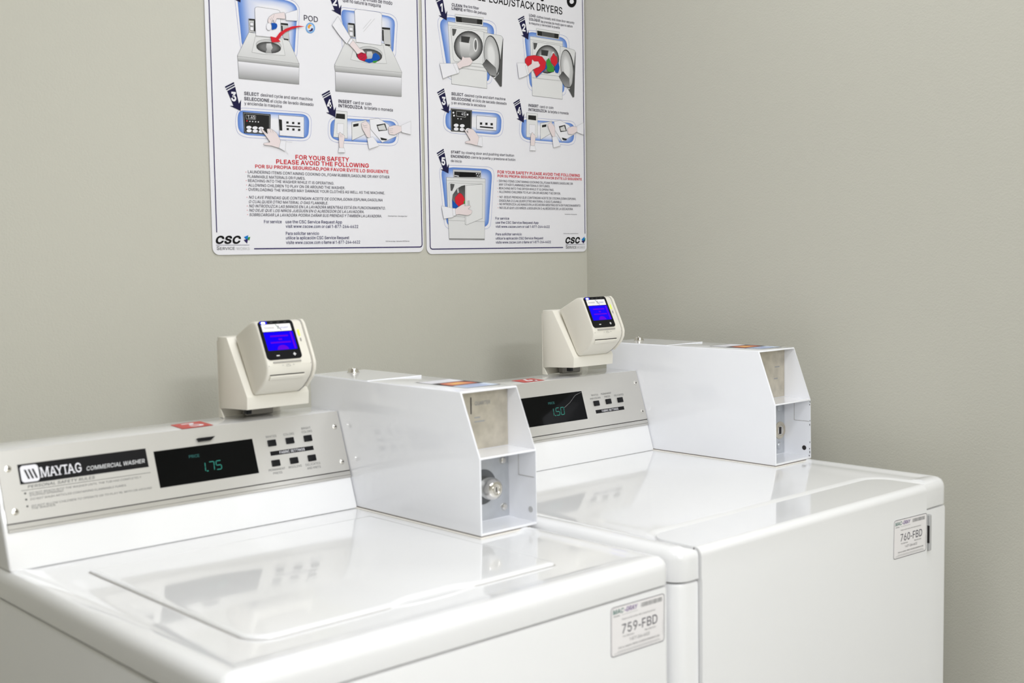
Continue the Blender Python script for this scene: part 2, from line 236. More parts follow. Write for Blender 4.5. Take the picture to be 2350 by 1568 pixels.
'n': (410,[[114,227,114,0,53,0,53,379,112,379,112,287,102,287,124,332,152,362,187,379,227,384,264,380,295,369,321,349,341,321,353,285,357,240,357,0,296,0,296,235,290,275,273,304,246,323,210,329,184,326,161,317,141,303,126,283,117,257]]),
'o': (415,[[207,-8,159,-2,117,16,82,46,56,85,40,133,34,187,40,243,56,291,82,330,117,360,159,378,207,384,256,378,299,360,333,330,359,291,376,243,381,187,376,133,359,85,333,46,299,16,256,-2],[207,46,242,51,270,66,292,89,307,117,316,151,319,187,316,224,307,258,292,287,270,310,242,325,207,330,173,325,145,310,124,287,108,258,99,224,96,187,99,151,108,117,124,89,145,66,173,51]]),
'p': (424,[[53,-143,53,379,112,379,112,319,118,319,137,346,171,373,197,381,229,384,274,378,313,361,345,332,370,293,385,245,390,189,385,133,370,84,346,45,313,16,274,-2,229,-8,198,-5,173,4,138,31,118,59,114,59,114,-143],[220,47,253,51,279,66,301,88,316,117,325,151,328,189,325,227,316,261,301,290,280,311,253,325,220,330,188,325,161,312,140,291,125,263,116,229,113,189,116,150,125,115,140,86,162,65,188,51]]),
'q': (424,[[372,-143,311,-143,311,59,306,59,287,31,252,4,227,-5,195,-8,151,-2,111,16,79,45,55,84,39,133,34,189,39,245,55,293,79,332,112,361,151,378,196,384,228,381,253,373,287,346,307,319,313,319,313,379,372,379],[205,47,236,51,263,65,284,86,299,115,309,150,312,189,309,229,300,263,284,291,263,312,237,325,205,330,172,325,145,311,124,290,108,261,99,227,96,189,99,151,109,117,124,88,145,66,172,51]]),
'r': (259,[[53,0,53,379,112,379,112,321,115,321,130,347,152,367,181,380,213,385,229,384,243,384,243,322,230,324,207,326,182,323,159,315,140,301,126,284,117,262,114,237,114,0]]),
's': (365,[[182,-8,145,-5,112,3,84,18,62,38,45,63,36,94,94,107,105,79,124,60,150,49,181,45,217,50,244,62,262,81,268,103,265,121,254,136,237,147,212,155,149,170,104,186,72,208,53,237,47,274,51,305,65,332,87,354,115,370,149,381,187,384,223,381,254,372,279,358,299,339,324,290,268,277,258,298,243,316,219,328,187,333,156,329,131,317,114,299,109,277,112,258,124,243,172,223,229,209,275,194,306,171,325,142,331,107,326,75,312,47,290,24,260,6,223,-5]]),
't': (227,[[204,379,204,327,6,327,6,379],[65,471,126,471,126,98,128,76,136,61,150,53,170,50,185,51,202,54,213,2,192,-3,168,-4,125,2,92,21,72,52,65,93]]),
'u': (410,[[182,-5,146,-1,115,11,89,31,69,59,57,95,53,139,53,379,114,379,114,144,119,105,137,75,164,56,200,50,226,53,249,62,268,77,283,97,293,122,296,153,296,379,357,379,357,0,298,0,298,92,307,92,286,47,257,17,222,0]]),
'v': (389,[[163,0,17,379,84,379,165,155,187,87,206,21,184,21,203,87,224,155,305,379,371,379,226,0]]),
'w': (567,[[138,0,23,379,87,379,133,214,154,137,175,41,165,41,186,135,206,214,252,379,316,379,362,214,382,136,402,41,391,41,413,135,434,214,480,379,545,379,429,0,368,0,319,172,305,225,291,280,277,338,291,338,277,280,263,225,248,172,199,0]]),
'x': (379,[[21,0,171,218,171,171,29,379,100,379,147,306,179,253,207,206,175,206,202,253,233,306,282,379,352,379,209,169,209,214,358,0,287,0,231,85,200,136,173,182,205,182,178,136,148,85,91,0]]),
'y': (389,[[47,-139,61,-86,71,-87,104,-89,130,-74,151,-36,163,-1,17,379,84,379,165,155,187,87,206,21,184,21,202,87,224,155,305,379,371,379,204,-58,177,-107,139,-136,91,-145,65,-143]]),
'z': (380,[[42,0,42,46,254,320,254,323,48,323,48,379,333,379,333,331,126,60,126,56,339,56,339,0]]),
'Á': (480,[[16,0,201,509,276,509,463,0,395,0,287,302,264,372,232,478,245,478,213,371,191,302,85,0],[110,142,110,199,370,199,370,142],[213,558,260,659,329,659,263,558]]),
'É': (419,[[60,0,60,509,372,509,372,452,125,452,125,286,355,286,355,229,125,229,125,57,375,57,375,0],[191,558,239,659,307,659,241,558]]),
'Ñ': (523,[[60,0,60,509,136,509,343,183,363,151,388,107,414,55,405,54,401,108,399,157,399,195,399,509,463,509,463,0,387,0,202,290,177,331,148,381,108,452,119,454,122,384,124,328,125,291,125,0],[307,576,282,580,259,590,239,600,224,604,210,595,206,577,163,577,167,605,177,628,194,643,218,648,242,643,264,633,283,623,300,619,313,625,319,646,361,646,357,618,346,595,329,580]]),
'Ó': (533,[[267,-7,225,-3,186,7,150,25,119,49,92,79,70,115,53,157,44,203,40,254,44,305,53,352,70,393,92,429,119,459,150,484,186,501,225,512,267,516,309,512,348,501,384,484,415,459,442,429,464,393,480,352,490,305,493,254,490,203,480,157,464,115,442,79,415,49,384,25,348,7,309,-3],[267,53,310,59,349,76,383,105,408,144,425,194,430,254,425,314,408,365,383,404,349,433,310,450,267,456,223,450,184,433,151,404,125,364,109,314,103,254,109,194,125,144,151,105,184,76,223,59],[240,558,288,659,356,659,290,558]]),
'á': (389,[[160,-9,126,-5,94,5,68,22,48,45,35,73,30,108,34,138,43,161,58,179,78,193,125,211,178,220,234,227,265,235,273,243,276,255,276,257,267,297,240,322,196,331,149,322,118,301,100,274,41,291,57,322,79,346,104,364,133,375,194,384,239,379,286,360,306,343,322,320,333,290,337,251,337,0,277,0,277,52,272,52,252,25,215,1],[170,45,202,49,228,59,248,74,263,93,272,115,276,138,276,190,259,182,231,176,200,171,175,168,134,159,103,139,95,124,92,105,102,72,130,52],[162,429,210,529,278,529,212,429]]),
'é': (404,[[212,-8,161,-2,117,16,82,46,56,85,40,132,34,187,39,242,55,290,81,329,115,359,157,378,205,384,266,374,294,361,319,341,341,315,357,282,368,242,371,194,371,169,75,169,75,221,338,221,310,202,307,237,298,269,283,294,263,314,237,326,205,330,173,326,146,313,125,294,109,270,99,241,96,211,96,178,100,139,110,106,128,80,151,61,179,50,212,46,254,53,285,73,306,105,365,91,353,63,335,39,311,19,283,4,249,-5],[177,429,225,529,293,529,227,429]]),
'í': (167,[[53,0,53,379,114,379,114,0],[57,429,104,529,173,529,107,429]]),
'ñ': (410,[[114,227,114,0,53,0,53,379,112,379,112,287,102,287,124,332,152,362,187,379,227,384,264,380,295,369,321,349,341,321,353,285,357,240,357,0,296,0,296,235,290,275,273,304,246,323,210,329,184,326,161,317,141,303,126,283,117,257],[250,446,225,450,202,460,182,470,167,475,153,466,149,448,106,448,110,476,120,498,137,513,161,518,185,514,207,504,226,494,243,490,256,496,262,517,304,517,300,488,289,466,272,451]]),
'ó': (415,[[207,-8,159,-2,117,16,82,46,56,85,40,133,34,187,40,243,56,291,82,330,117,360,159,378,207,384,256,378,299,360,333,330,359,291,376,243,381,187,376,133,359,85,333,46,299,16,256,-2],[207,46,242,51,270,66,292,89,307,117,316,151,319,187,316,224,307,258,292,287,270,310,242,325,207,330,173,325,145,310,124,287,108,258,99,224,96,187,99,151,108,117,124,89,145,66,173,51],[181,429,228,529,297,529,231,429]])}

def fill(polys):
    """triangles of outlines with holes: each hole is bridged to the outline round it, then ears are clipped"""
    area = lambda p: sum(p[i-1][0]*p[i][1]-p[i][0]*p[i-1][1] for i in range(len(p)))/2
    def inside(q, p):
        r = False; x, y = q
        for i in range(len(p)):
            (ax, ay), (bx, by) = p[i-1], p[i]
            if (ay > y) != (by > y) and x < (bx-ax)*(y-ay)/(by-ay)+ax: r = not r
        return r
    outs = [p for p in polys if area(p) < 0]; holes = [p for p in polys if area(p) > 0]; V = []; T = []
    for o in sorted(outs, key=area, reverse=True):
        p = o[::-1]
        mine = [h for h in holes if inside(h[0], o)]; holes = [h for h in holes if h not in mine]
        for h in sorted(mine, key=lambda h: -max(q[0] for q in h)):
            h = h[::-1]; i = max(range(len(h)), key=lambda k: h[k][0]); hx, hy = h[i]; best = None
            for j in range(len(p)):                      # nearest outline corner that the hole's rightmost point sees
                a = p[j]; d = (a[0]-hx)**2+(a[1]-hy)**2
                if a[0] < hx or (best and d >= best[0]): continue
                ok = True
                for k in range(len(p)):
                    b, c = p[k-1], p[k]
                    if a in (b, c): continue
                    cr = lambda o_, u, w: (u[0]-o_[0])*(w[1]-o_[1])-(u[1]-o_[1])*(w[0]-o_[0])
                    if cr((hx, hy), a, b)*cr((hx, hy), a, c) < 0 and cr(b, c, (hx, hy))*cr(b, c, a) < 0: ok = False; break
                if ok: best = (d, j)
            j = best[1]; p = p[:j+1]+h[i:]+h[:i+1]+p[j:]
        base = len(V); V += p; idx = list(range(len(p)))
        cr = lambda a, b, c: (b[0]-a[0])*(c[1]-a[1])-(b[1]-a[1])*(c[0]-a[0])
        while len(idx) > 3:
            n = len(idx); done = False
            for tol in (1e-6, -1e-6):
                for k in range(n):
                    a, b, c = p[idx[k-1]], p[idx[k]], p[idx[(k+1) % n]]
                    if cr(a, b, c) <= tol: continue
                    if any(q not in (a, b, c) and cr(a, b, q) >= 0 and cr(b, c, q) >= 0 and cr(c, a, q) >= 0 for q in (p[m] for m in idx)): continue
                    T.append((base+idx[k-1], base+idx[k], base+idx[(k+1) % n])); idx.pop(k); done = True; break
                if done: break
            if not done:                                  # only flat corners are left here
                k = min(range(n), key=lambda k: abs(cr(p[idx[k-1]], p[idx[k]], p[idx[(k+1) % n]]))); idx.pop(k)
        T.append(tuple(base+i for i in idx))
    return V, T
_tc = {}; CAP = 509
def glyph(c, off):
    """filled outline of one letter, optionally emboldened by pushing its contours outward"""
    if (c, off) in _tc: return _tc[(c, off)]
    polys = []
    for fl in GLYPH[c][1]:
        p = [(fl[i], fl[i+1]) for i in range(0, len(fl), 2)]; q = []; n = len(p)
        for i in range(n):
            (ax, ay), (bx, by), (cx, cy) = p[i-1], p[i], p[(i+1) % n]
            d1 = math.hypot(bx-ax, by-ay) or 1; d2 = math.hypot(cx-bx, cy-by) or 1
            n1 = (-(by-ay)/d1, (bx-ax)/d1); n2 = (-(cy-by)/d2, (cx-bx)/d2); mx, my = n1[0]+n2[0], n1[1]+n2[1]; l2 = mx*mx+my*my
            k = off*min(2/(l2 or 1), 2.5); q.append((bx+mx*k, by+my*k))
        polys.append(q)
    _tc[(c, off)] = fill(polys); return _tc[(c, off)]
def glyphs(s, st):
    off = {'b': 17, 'B': 34, 'm': 7}.get(st[:1], 3); sh = .22 if 'i' in st else 0; v = []; f = []; x = 0
    for c in s:
        if c == ' ': x += 165; continue
        gv, gf = glyph(c, off); o = len(v); v += [(x+a+b*sh, b) for a, b in gv]; f += [tuple(o+i for i in t) for t in gf]; x += GLYPH[c][0]+off*1.2
    x0 = min(a for a, b in v); x1 = max(a for a, b in v); return [(a-x0, b) for a, b in v], f, x1-x0, CAP
class Print:
    def __init__(s, F, scale=1): s.F = F; s.k = scale; s.v = []; s.f = []; s.c = []; s.h = .0003
    def up(s): s.h += .00003
    def face(s, pts, cols, h=None):
        b = len(s.v); h = s.h if h is None else h
        for (x, y), c in zip(pts, cols): s.v.append(s.F.p(x*s.k, y*s.k, h)); s.c.append(c)
        s.f.append(tuple(range(b, b+len(pts))))
    def poly(s, pts, c, c2=None):
        a = ink(c); s.up(); b = bmesh.new()
        if c2:
            e = ink(c2); ys = [q[1] for q in pts]; y0, y1 = min(ys), max(ys)
            cols = [tuple(a[i]+(e[i]-a[i])*((y1-q[1])/(y1-y0+1e-9)) for i in range(4)) for q in pts]
        else: cols = [a]*len(pts)
        vs = [b.verts.new((x, y, 0)) for x, y in pts]; b.verts.index_update(); b.faces.new(vs).normal_update()
        bmesh.ops.triangulate(b, faces=b.faces[:], ngon_method='EAR_CLIP'); o = len(s.v)
        for (x, y), c_ in zip(pts, cols): s.v.append(s.F.p(x*s.k, y*s.k, s.h)); s.c.append(c_)
        for f in b.faces:
            f.normal_update(); t = [v.index for v in f.verts]
            if f.normal.z < 0: t = t[::-1]
            s.f.append(tuple(o+i for i in t))
        b.free()
    def rings(s, pts, stops):
        """fill from outline to centre through (scale, colour) stops"""
        s.up(); cx = sum(p[0] for p in pts)/len(pts); cy = sum(p[1] for p in pts)/len(pts); k = len(pts)
        if sum(pts[i][0]*pts[(i+1) % k][1]-pts[(i+1) % k][0]*pts[i][1] for i in range(k)) < 0: pts = pts[::-1]
        R = [[(cx+(x-cx)*t, cy+(y-cy)*t) for x, y in pts] for t, c in stops]; C = [c for t, c in stops]
        for a, b, ca, cb in zip(R, R[1:], C, C[1:]):
            for i in range(k): j = (i+1) % k; s.face([a[i], a[j], b[j], b[i]], [ca, ca, cb, cb])
        s.face(R[-1], [C[-1]]*k)
    def stroke(s, pts, w, c):
        s.up(); col = ink(c); w = w/2
        for (x0, y0), (x1, y1) in zip(pts, pts[1:]):
            d = math.hypot(x1-x0, y1-y0)
            if d < 1e-9: continue
            nx, ny = -(y1-y0)/d*w, (x1-x0)/d*w; ex, ey = (x1-x0)/d*w*.5, (y1-y0)/d*w*.5
            s.face([(x0-nx-ex, y0-ny-ey), (x1-nx+ex, y1-ny+ey), (x1+nx+ex, y1+ny+ey), (x0+nx-ex, y0+ny-ey)], [col]*4)
    def text(s, t, x, y, w, cap, st='', c='t', h=None, al='l', rot=0):
        v, f, tw, tc = glyphs(t, st); ky = cap/tc; kx = w/tw if w else ky; x -= {'l': 0, 'c': .5, 'r': 1}[al]*tw*kx
        o = len(s.v); col = ink(c)
        for a, b in v:
            s.v.append(s.F.p((x+a*kx)*s.k, (y+b*ky)*s.k, s.h+.00004)); s.c.append(col)
        for q in f: s.f.append(tuple(o+i for i in q))
    def done(s, name, parent, label=None, m='ink'):
        off = root(parent).location; me = bpy.data.meshes.new(name)
        me.from_pydata([v-off for v in s.v], [], s.f); n = s.F.n
        for p in me.polygons:
            if p.normal.dot(n) < 0: p.flip()
        if m == 'ink':
            a = me.color_attributes.new('ink', 'FLOAT_COLOR', 'POINT')
            a.data.foreach_set('color', [x for c in s.c for x in c])
        me.materials.append(M[m]); o = bpy.data.objects.new(name, me); COL.objects.link(o); o.parent = parent
        if label: o['label'] = label
        return o
# ---------------------------------------------------------------- the room
YW, XW, XL, YF = 1.95, 2.029, -2.4, -2.6
def room(name, *a, m='wall', **k):
    b = bmesh.new(); box(b, *a); return obj(name, b, m, kind='structure')
room('floor', XL-.1, XW+.1, YF-.1, YW+.1, -.1, 0, m='floor'); room('ceiling', XL-.1, XW+.1, YF-.1, YW+.1, 2.56, 2.66, m='ceil')
room('wall_back', XL-.1, XW+.1, YW, YW+.1, 0, 2.56); room('wall_right', XW, XW+.1, YF-.1, YW, 0, 2.56)
room('wall_left', XL-.1, XL, YF-.1, YW, 0, 2.56); room('wall_front', XL, XW, YF-.1, YF, 0, 2.56)
# ---------------------------------------------------------------- shared machine builders
def Z(z): return z+ZC
def screw(parent, F, u, v, r=.0035, h=.0016):
    b = bmesh.new(); lathe(b, F.p(u, v, .0012), F.n, [(r*1.25, 0), (r*1.25, .0004), (r, .0006), (r*.9, h*.8), (r*.55, h), (r*.5, h*.55)], 20)
    o = obj('screw', b, 'chrome', parent)
    fbox_parent = bmesh.new(); fbox(fbox_parent, F, u-r*.75, u+r*.75, v-r*.12, v+r*.12, .0012+h*.5, .0012+h*1.02)
    bb = bmesh.new(); bb.from_mesh(o.data); off = root(parent).location; bmesh.ops.translate(fbox_parent, verts=fbox_parent.verts, vec=-off)
    for p in bb.faces: p.material_index = 0
    merge(bb, fbox_parent, 1); bb.to_mesh(o.data); bb.free(); o.data.materials.append(M['gap'])
SEG = {'a': ((.12, 1), (.88, 1)), 'b': ((1, .95), (1, .55)), 'c': ((1, .45), (1, .05)), 'd': ((.12, 0), (.88, 0)), 'e': ((0, .45), (0, .05)), 'f': ((0, .95), (0, .55)), 'g': ((.12, .5), (.88, .5))}
DIG = {'0': 'abcdef', '1': 'ef', '5': 'afgcd', '7': 'abc'}
def seven(P, s, u, v, w, hgt):
    for d in s:
        if d == '.':
            P.stroke([(u-.0050, v), (u-.0034, v)], .0016, 'w'); continue
        wd_ = w
        for g in DIG[d]:
            a, b_ = SEG[g]; sl = .10*hgt
            P.stroke([(u+a[0]*wd_-sl*(a[1]-1)*-1, v+a[1]*hgt), (u+b_[0]*wd_-sl*(b_[1]-1)*-1, v+b_[1]*hgt)], .0011, 'w')
        u += w*(.75 if d == '1' else 1.42)
def console(root_, F, x0, x1, prof, depthY, k, price, disp, btns, bar, caps, screws, badge):
    """prof: (y,z) bottom-front, top-front, top-back ; F origin at bottom left of the sloping face, k scales the fittings"""
    b = bmesh.new(); prism(b, prof, x0, x1, .0035, 3); con = obj('console', b, 'enamel', root_)
    L = x1-x0; H = math.hypot(prof[0][0]-prof[1][0], prof[0][1]-prof[1][1])
    b = bmesh.new(); fbox(b, F, .006, L-.0012, .0605*k, H-.0022, -.001, .0012, .0004, 1); obj('face_plate', b, 'alu', con, label='brushed grey control panel plate')
    b = bmesh.new(); fbox(b, F, .006, L-.0012, .0592*k, .0605*k, -.001, .0006); obj('panel_groove', b, 'gap', con)
    b = bmesh.new(); fbox(b, F, .006, L-.0012, .0528*k, .0592*k, -.001, .0012, .0004, 1); fbox(b, F, .006, L-.0012, .0488*k, .0525*k, -.001, .0018, .0006, 1); obj('silver_trim', b, 'trim', con)
    b = bmesh.new(); fbox(b, F, disp[0], disp[1], disp[2], disp[3], .0004, .0016, .0003, 1); obj('display_window', b, 'glass', con, label='black glass price display')
    P = Print(F); P.h = .0018; seven(P, *price[:5]); P.done('display_digits', con, 'lit green price digits', 'seg')
    P = Print(F); P.h = .0018; P.text('PRICE', *price[5:8], .0042, 'm', 'w', al='c'); P.done('display_caption', con, None, 'segdim')
    for u, v in btns:
        b = bmesh.new(); fbox(b, F, u-.0071*k, u+.0071*k, v-.0049*k, v+.0049*k, .0005, .0036, .0008, 2); obj('button', b, 'black', con)
    for u, v in screws: screw(con, F, u, v)
    P = Print(F); P.h = .0013; u0, u1, v0, v1 = bar; P.poly([(u0, v0), (u1, v0), (u1, v1), (u0, v1)], 'k'); P.text('FABRIC SETTINGS', (u0+u1)/2, v0+(v1-v0)*.22, (u1-u0)*.58, (v1-v0)*.56, 'm', 'w', al='c')
    P.done('settings_bar', con)
    for t, u, v, w in caps:
        P = Print(F); P.h = .0013; P.text(t, u, v-.0017, w, .0034*k, '', 'g4', al='c'); P.done('button_caption', con)
    if badge: badge(con)
    return con
def coin_box(root_, x0, x1, zt, yt, yc, zc, yf, zb, yb, py, kind, zs):
    t = .0022; b = bmesh.new()
    prism(b, [(yb, zb), (yf, zb), (yc, zc), (yt, zt), (yb, zt)], x0, x1, .0016, 3)
    c1 = bmesh.new(); box(c1, x0+t, x1-t, yf-.05, py+.001, zs, zt-.0026)
    c2 = bmesh.new(); box(c2, x0+t, x1-t, yf-.05, py+.001, zb+.0042, zs-.0026)
    me = boolean(b, [c1, c2]); bm = mesh_bm(me)
    cb = obj('coin_box', bm, 'powder', root_, 28, label='white metal coin box with an open recessed front')
    b = bmesh.new(); box(b, x0-.0035, x1-.0165, yf-.0035, yb, zb-.0028, zb-.0010, .0006, 1); obj('gasket', b, 'gasket', cb)
    b = bmesh.new(); box(b, x0+.0006, x1-.016, yf+.0006, yb, zb-.0012, zb+.0003); obj('gasket_gap', b, 'line', cb)
    b = bmesh.new(); box(b, x0+.0012, x1-.0012, 1.54, yb-.002, zt-.0005, zt+.0009, .0004, 1); obj('top_cover', b, 'powder', cb)
    b = bmesh.new(); cx = x0+.062; lathe(b, (cx, yb-.036, zt+.0008), (0, 0, 1), [(.0105, 0), (.0105, .0012), (.0092, .0018), (.0082, .0062), (.007, .0074), (.004, .0076), (.0038, .0066)], 24); obj('top_lock', b, 'chrome', cb)
    # recessed plates
    b = bmesh.new(); box(b, x0+t+.0006, x1-t-.0006, py, py+.0012, zs+.0008, zt-.0030, .0002, 1); obj('coin_plate', b, 'steel', cb, label='dull steel coin slot plate')
    b = bmesh.new(); box(b, x0+t+.0006, x1-t-.0006, py, py+.0012, zb+.0052, zs-.003, .0002, 1); obj('lock_plate', b, 'zinc', cb, label='bluish zinc plate holding the lock')
    F = Frame((x0, py, zb), (1, 0, 0), (0, 0, 1)); H = zt-zb; top = zs-zb
    xr = x1-t
    if kind == 'w':
        b = bmesh.new(); fbox(b, F, .0347, .0364, .166, .1905, -.0005, .0006); obj('coin_slot', b, 'gap', cb)
        P = Print(F); P.text('QUARTER', .043, .178, .03, .0055, 'm', 'g6'); P.done('plate_marking', cb)
        for a, c_, y in ((.042, .052, .160), (.042, .061, .154)): P = Print(F); P.stroke([(a, y), (c_, y)], .002, 'g6'); P.done('plate_marking', cb)
        lx, lz = .0558, .0557
        b = bmesh.new(); lathe(b, F.p(lx, lz, .0004), F.n, [(.0262, 0), (.0262, .0003), (.0247, .0003), (.0225, -.0002), (.016, -.0002)], 36, cap=False); obj('lock_recess', b, 'steel_shade', cb)  # nearly flat ring, coloured dark for the shade inside the lock hole
        b = bmesh.new(); lathe(b, F.p(lx, lz, 0), F.n, [(.0165, 0), (.0165, .019), (.0162, .0225), (.0145, .0275), (.0115, .0300), (.0080, .0304), (.0078, .0290), (.0060, .0290), (.0058, .0302)], 32); obj('lock', b, 'chrome', cb, label='round chrome cylinder lock')
        b = bmesh.new(); fbox(b, F, lx-.0011, lx+.0011, lz-.0036, lz+.0036, .029, .0306, .0003, 1); obj('keyhole', b, 'gap', cb)
        for u, v in ((.0972, .020), (.0955, .0905)):
            b = bmesh.new(); lathe(b, F.p(u, v, 0), F.n, [(.0058, 0), (.0056, .0015), (.0045, .0033), (.0022, .0041)], 20); obj('bolt', b, 'chrome', cb)
        b = bmesh.new(); lathe(b, (xr, 1.2857, Z(-.379)), (-1, 0, 0), [(.0046, 0), (.0046, .0004)], 20); obj('hole_plug', b, 'plug', cb)
    else:
        b = bmesh.new(); fbox(b, F, .0347, .0364, .166, .1905, -.0005, .0006); obj('coin_slot', b, 'gap', cb)
        for a, c_, y in ((.080, .094, .172), (.078, .088, .150)): P = Print(F); P.stroke([(a, y), (c_, y)], .0022, 'g6'); P.done('plate_marking', cb)
        lx, lz = .0958, .0497
        b = bmesh.new(); lathe(b, F.p(lx, lz, 0), F.n, [(.0168, 0), (.0164, .0014), (.0150, .0018), (.0105, .0018), (.0100, .0010)], 32); obj('lock', b, 'steel', cb, label='flat round steel lock')
        b = bmesh.new(); lathe(b, F.p(lx+.0006, lz, .0008), F.n, [(.0088, 0), (.0088, .0012), (.0078, .0014)], 24); fbox(b, F, lx-.0052, lx+.0022, lz-.0068, lz+.0068, .0018, .0026, .0003, 1, 1); obj('keyhole', b, ['chrome', 'gap'], cb)
        for u, v in ((.0945, .0205), (.0945, .093)):
            b = bmesh.new(); lathe(b, F.p(u, v, 0), F.n, [(.0075, 0), (.0072, .0015), (.0058, .0030), (.0022, .0036)], 20); obj('bolt', b, 'zinc', cb)
        b = bmesh.new(); lathe(b, (xr, 1.2978, Z(-.3761)), (-1, 0, 0), [(.0044, 0), (.0044, .0005)], 20); obj('hole_plug', b, 'navy', cb)
        for z, hh, y in ((-.2895, .004, 0), (-.2945, .003, .0006), (-.325, .003, 0), (-.333, .004, .0004), (-.366, .004, 0), (-.378, .003, .0006), (-.3855, .006, .0002), (-.391, .003, .001)):
            b = bmesh.new(); box(b, xr-.0003, xr+.0002, yf+.0014+y, yf+.0024+y*1.5, Z(z), Z(z)+hh*.8); obj('paint_chip', b, 'gap', cb)
    # folded seam on the inner right wall of the lower recess
    b = bmesh.new(); zz = Z(-.3305) if kind == 'w' else Z(-.3255); box(b, xr-.0003, xr+.0002, yf+.004, py-.022, zz, zz+.0007); box(b, xr-.0003, xr+.0002, py-.0222, py-.0215, zz, zs-.003); obj('folded_seam', b, 'grey', cb)
    # caution sticker on the sloping top
    G = Frame((x0+.036, 1.342, zt), (1, 0, 0), (0, 1, 0)); P = Print(G); w, l = .068, .121
    P.poly([(0, 0), (w, 0), (w, l), (0, l)], 'g3'); 
    P.poly([(.002, .084), (w-.002, .084), (w-.002, l-.002), (.002, l-.002)], 'w'); P.poly([(.002, .002), (w-.002, .002), (w-.002, .036), (.002, .036)], 'pale')
    P.poly([(.002, .038), (w-.002, .038), (w-.002, .082), (.002, .082)], 'k'); P.rings([(.006, .042), (.058, .042), (.062, .062), (.05, .078), (.012, .078), (.005, .06)], [(1, rgb(176, 84, 72)), (.6, rgb(222, 136, 100)), (.3, rgb(232, 188, 104))])
    for i in range(5): P.stroke([(.008, .007+.0055*i), (.05+.002*(i % 3), .007+.0055*i)], .0016, 'line')
    for i in range(4): P.stroke([(.008, .090+.007*i), (.055-.004*(i % 2), .090+.007*i)], .0008, 'g7')
    P.done('caution_sticker', cb, 'small sticker with an orange picture on the box top')
    return cb
def number_sticker(parent, pts, z, s):
    b = bmesh.new(); v = [b.verts.new((x, y, z)) for x, y in pts]; f = b.faces.new(v); g = bmesh.ops.extrude_face_region(b, geom=[f])
    for e in g['geom']:
        if isinstance(e, bmesh.types.BMVert): e.co.z += .0003
    o = obj('number_sticker', b, 'red', parent, label='red square sticker with white number '+s)
    cx = sum(p[0] for p in pts)/4; cy = sum(p[1] for p in pts)/4; d = Vector((pts[2][0]-pts[3][0], pts[2][1]-pts[3][1], 0))
    F = Frame((cx, cy, z), d, (-d.y, d.x, 0)); P = Print(F); P.text(s, .002, -.017, .024, .034, 'b', 'w', al='c'); P.done('sticker_number', parent)
def service_label(parent, F, w, h, code):
    b = bmesh.new(); loft(b, [[F.p(x, y, q) for x, y in rrect(0, w, 0, h, .0045, 5)] for q in (.0001, .0004)]); o = obj('service_label', b, 'label', parent, label='white printed service label reading '+code)
    P = Print(F); P.h = .00045; o_ = rrect(.0006, w-.0006, .0006, h-.0006, .0042, 5); P.stroke(o_+[o_[0]], .0009, 't')
    X = lambda f: f*w; Yv = lambda f: (1-f)*h
    P.text('MAC', X(.035), Yv(.150), w*.20, h*.088, 'bi', 'teal'); P.text('-GRAY', X(.245), Yv(.150), w*.245, h*.088, 'bi', 'violet')
    P.stroke([(X(.05), Yv(.195)), (X(.16), Yv(.195))], h*.016, 'g5'); P.stroke([(X(.19), Yv(.195)), (X(.49), Yv(.195))], h*.006, 'g6')
    x = X(.555); i = 0
    while x < X(.94):
        q = w*random.choice((.006, .006, .011)); P.face([(x, Yv(.155)), (x+q, Yv(.155)), (x+q, Yv(.065)), (x, Yv(.065))], [ink('g45')]*4); x += q+w*random.choice((.006, .009))
    P.text('Please use this number when requesting service', X(.2), Yv(.30), w*.62, h*.026, '', 'g3')
    P.text(code, X(.2), Yv(.575), w*.66, h*.185, '', 't'); P.text('For Service', X(.22), Yv(.655), w*.2, h*.034, '', 'g3'); P.text('Para Servicio', X(.62), Yv(.655), w*.21, h*.034, '', 'g3')
    P.text('1-877-264-6622', X(.34), Yv(.765), w*.37, h*.062, '', 'g4'); P.text('Visit our website: WWW.CSCSERVICEWORKS.COM', X(.13), Yv(.865), w*.77, h*.036, '', 'g3')
    P.stroke([(X(.12), Yv(.915)), (X(.9), Yv(.915))], h*.008, 'g6'); P.stroke([(X(.06), Yv(.945)), (X(.93), Yv(.945))], h*.008, 'g6'); P.stroke([(X(.965), Yv(.55)), (X(.965), Yv(.85))], w*.003, 'g6')
    P.done('label_print', o)
DECK = lambda zt, lip: [(0, zt-lip), (0, zt-.017), (.0012, zt-.0105), (.005, zt-.0045), (.0105, zt-.0012), (.017, zt), (.024, zt-.0001), (.030, zt-.0010), (.036, zt-.0022), (.045, zt-.0025), (.0475, zt-.0025), (.050, zt-.0025)]
# ---------------------------------------------------------------- washing machine
W = empty('washing_machine', (.8755, 1.36, 0), 'white top-loading commercial washer at left with a closed lid, showing price 1.75', 'washing machine')
wx0, wx1, wy0, wy1, wz = .5505, 1.2085, 1.014, 1.70, Z(-.400)
b = bmesh.new(); slab(b, wx0+.0015, wx1-.0015, wy0+.001, wy1, .012, [(0, .03), (0, Z(-.4435)), (.0012, Z(-.4403)), (.004, Z(-.4395))]); obj('cabinet', b, 'enamel', W)
b = bmesh.new(); slab(b, wx0+.006, wx1-.006, wy0+.006, wy1-.002, .012, [(0, Z(-.4405)), (0, Z(-.4355))]); obj('deck_gap', b, 'gap', W)
b = bmesh.new(); slab(b, wx0, wx1, wy0, wy1, .016, [(.003, Z(-.4385))]+DECK(wz, .0362)); deckw = obj('top_deck', b, 'enamel', W, 50)
for x in (wx0+.05, wx1-.05):
    for y in (wy0+.05, wy1-.05):
        b = bmesh.new(); lathe(b, (x, y, 0), (0, 0, 1), [(.022, 0), (.022, .008), (.01, .01), (.01, .032)], 16); obj('foot', b, 'black', W)
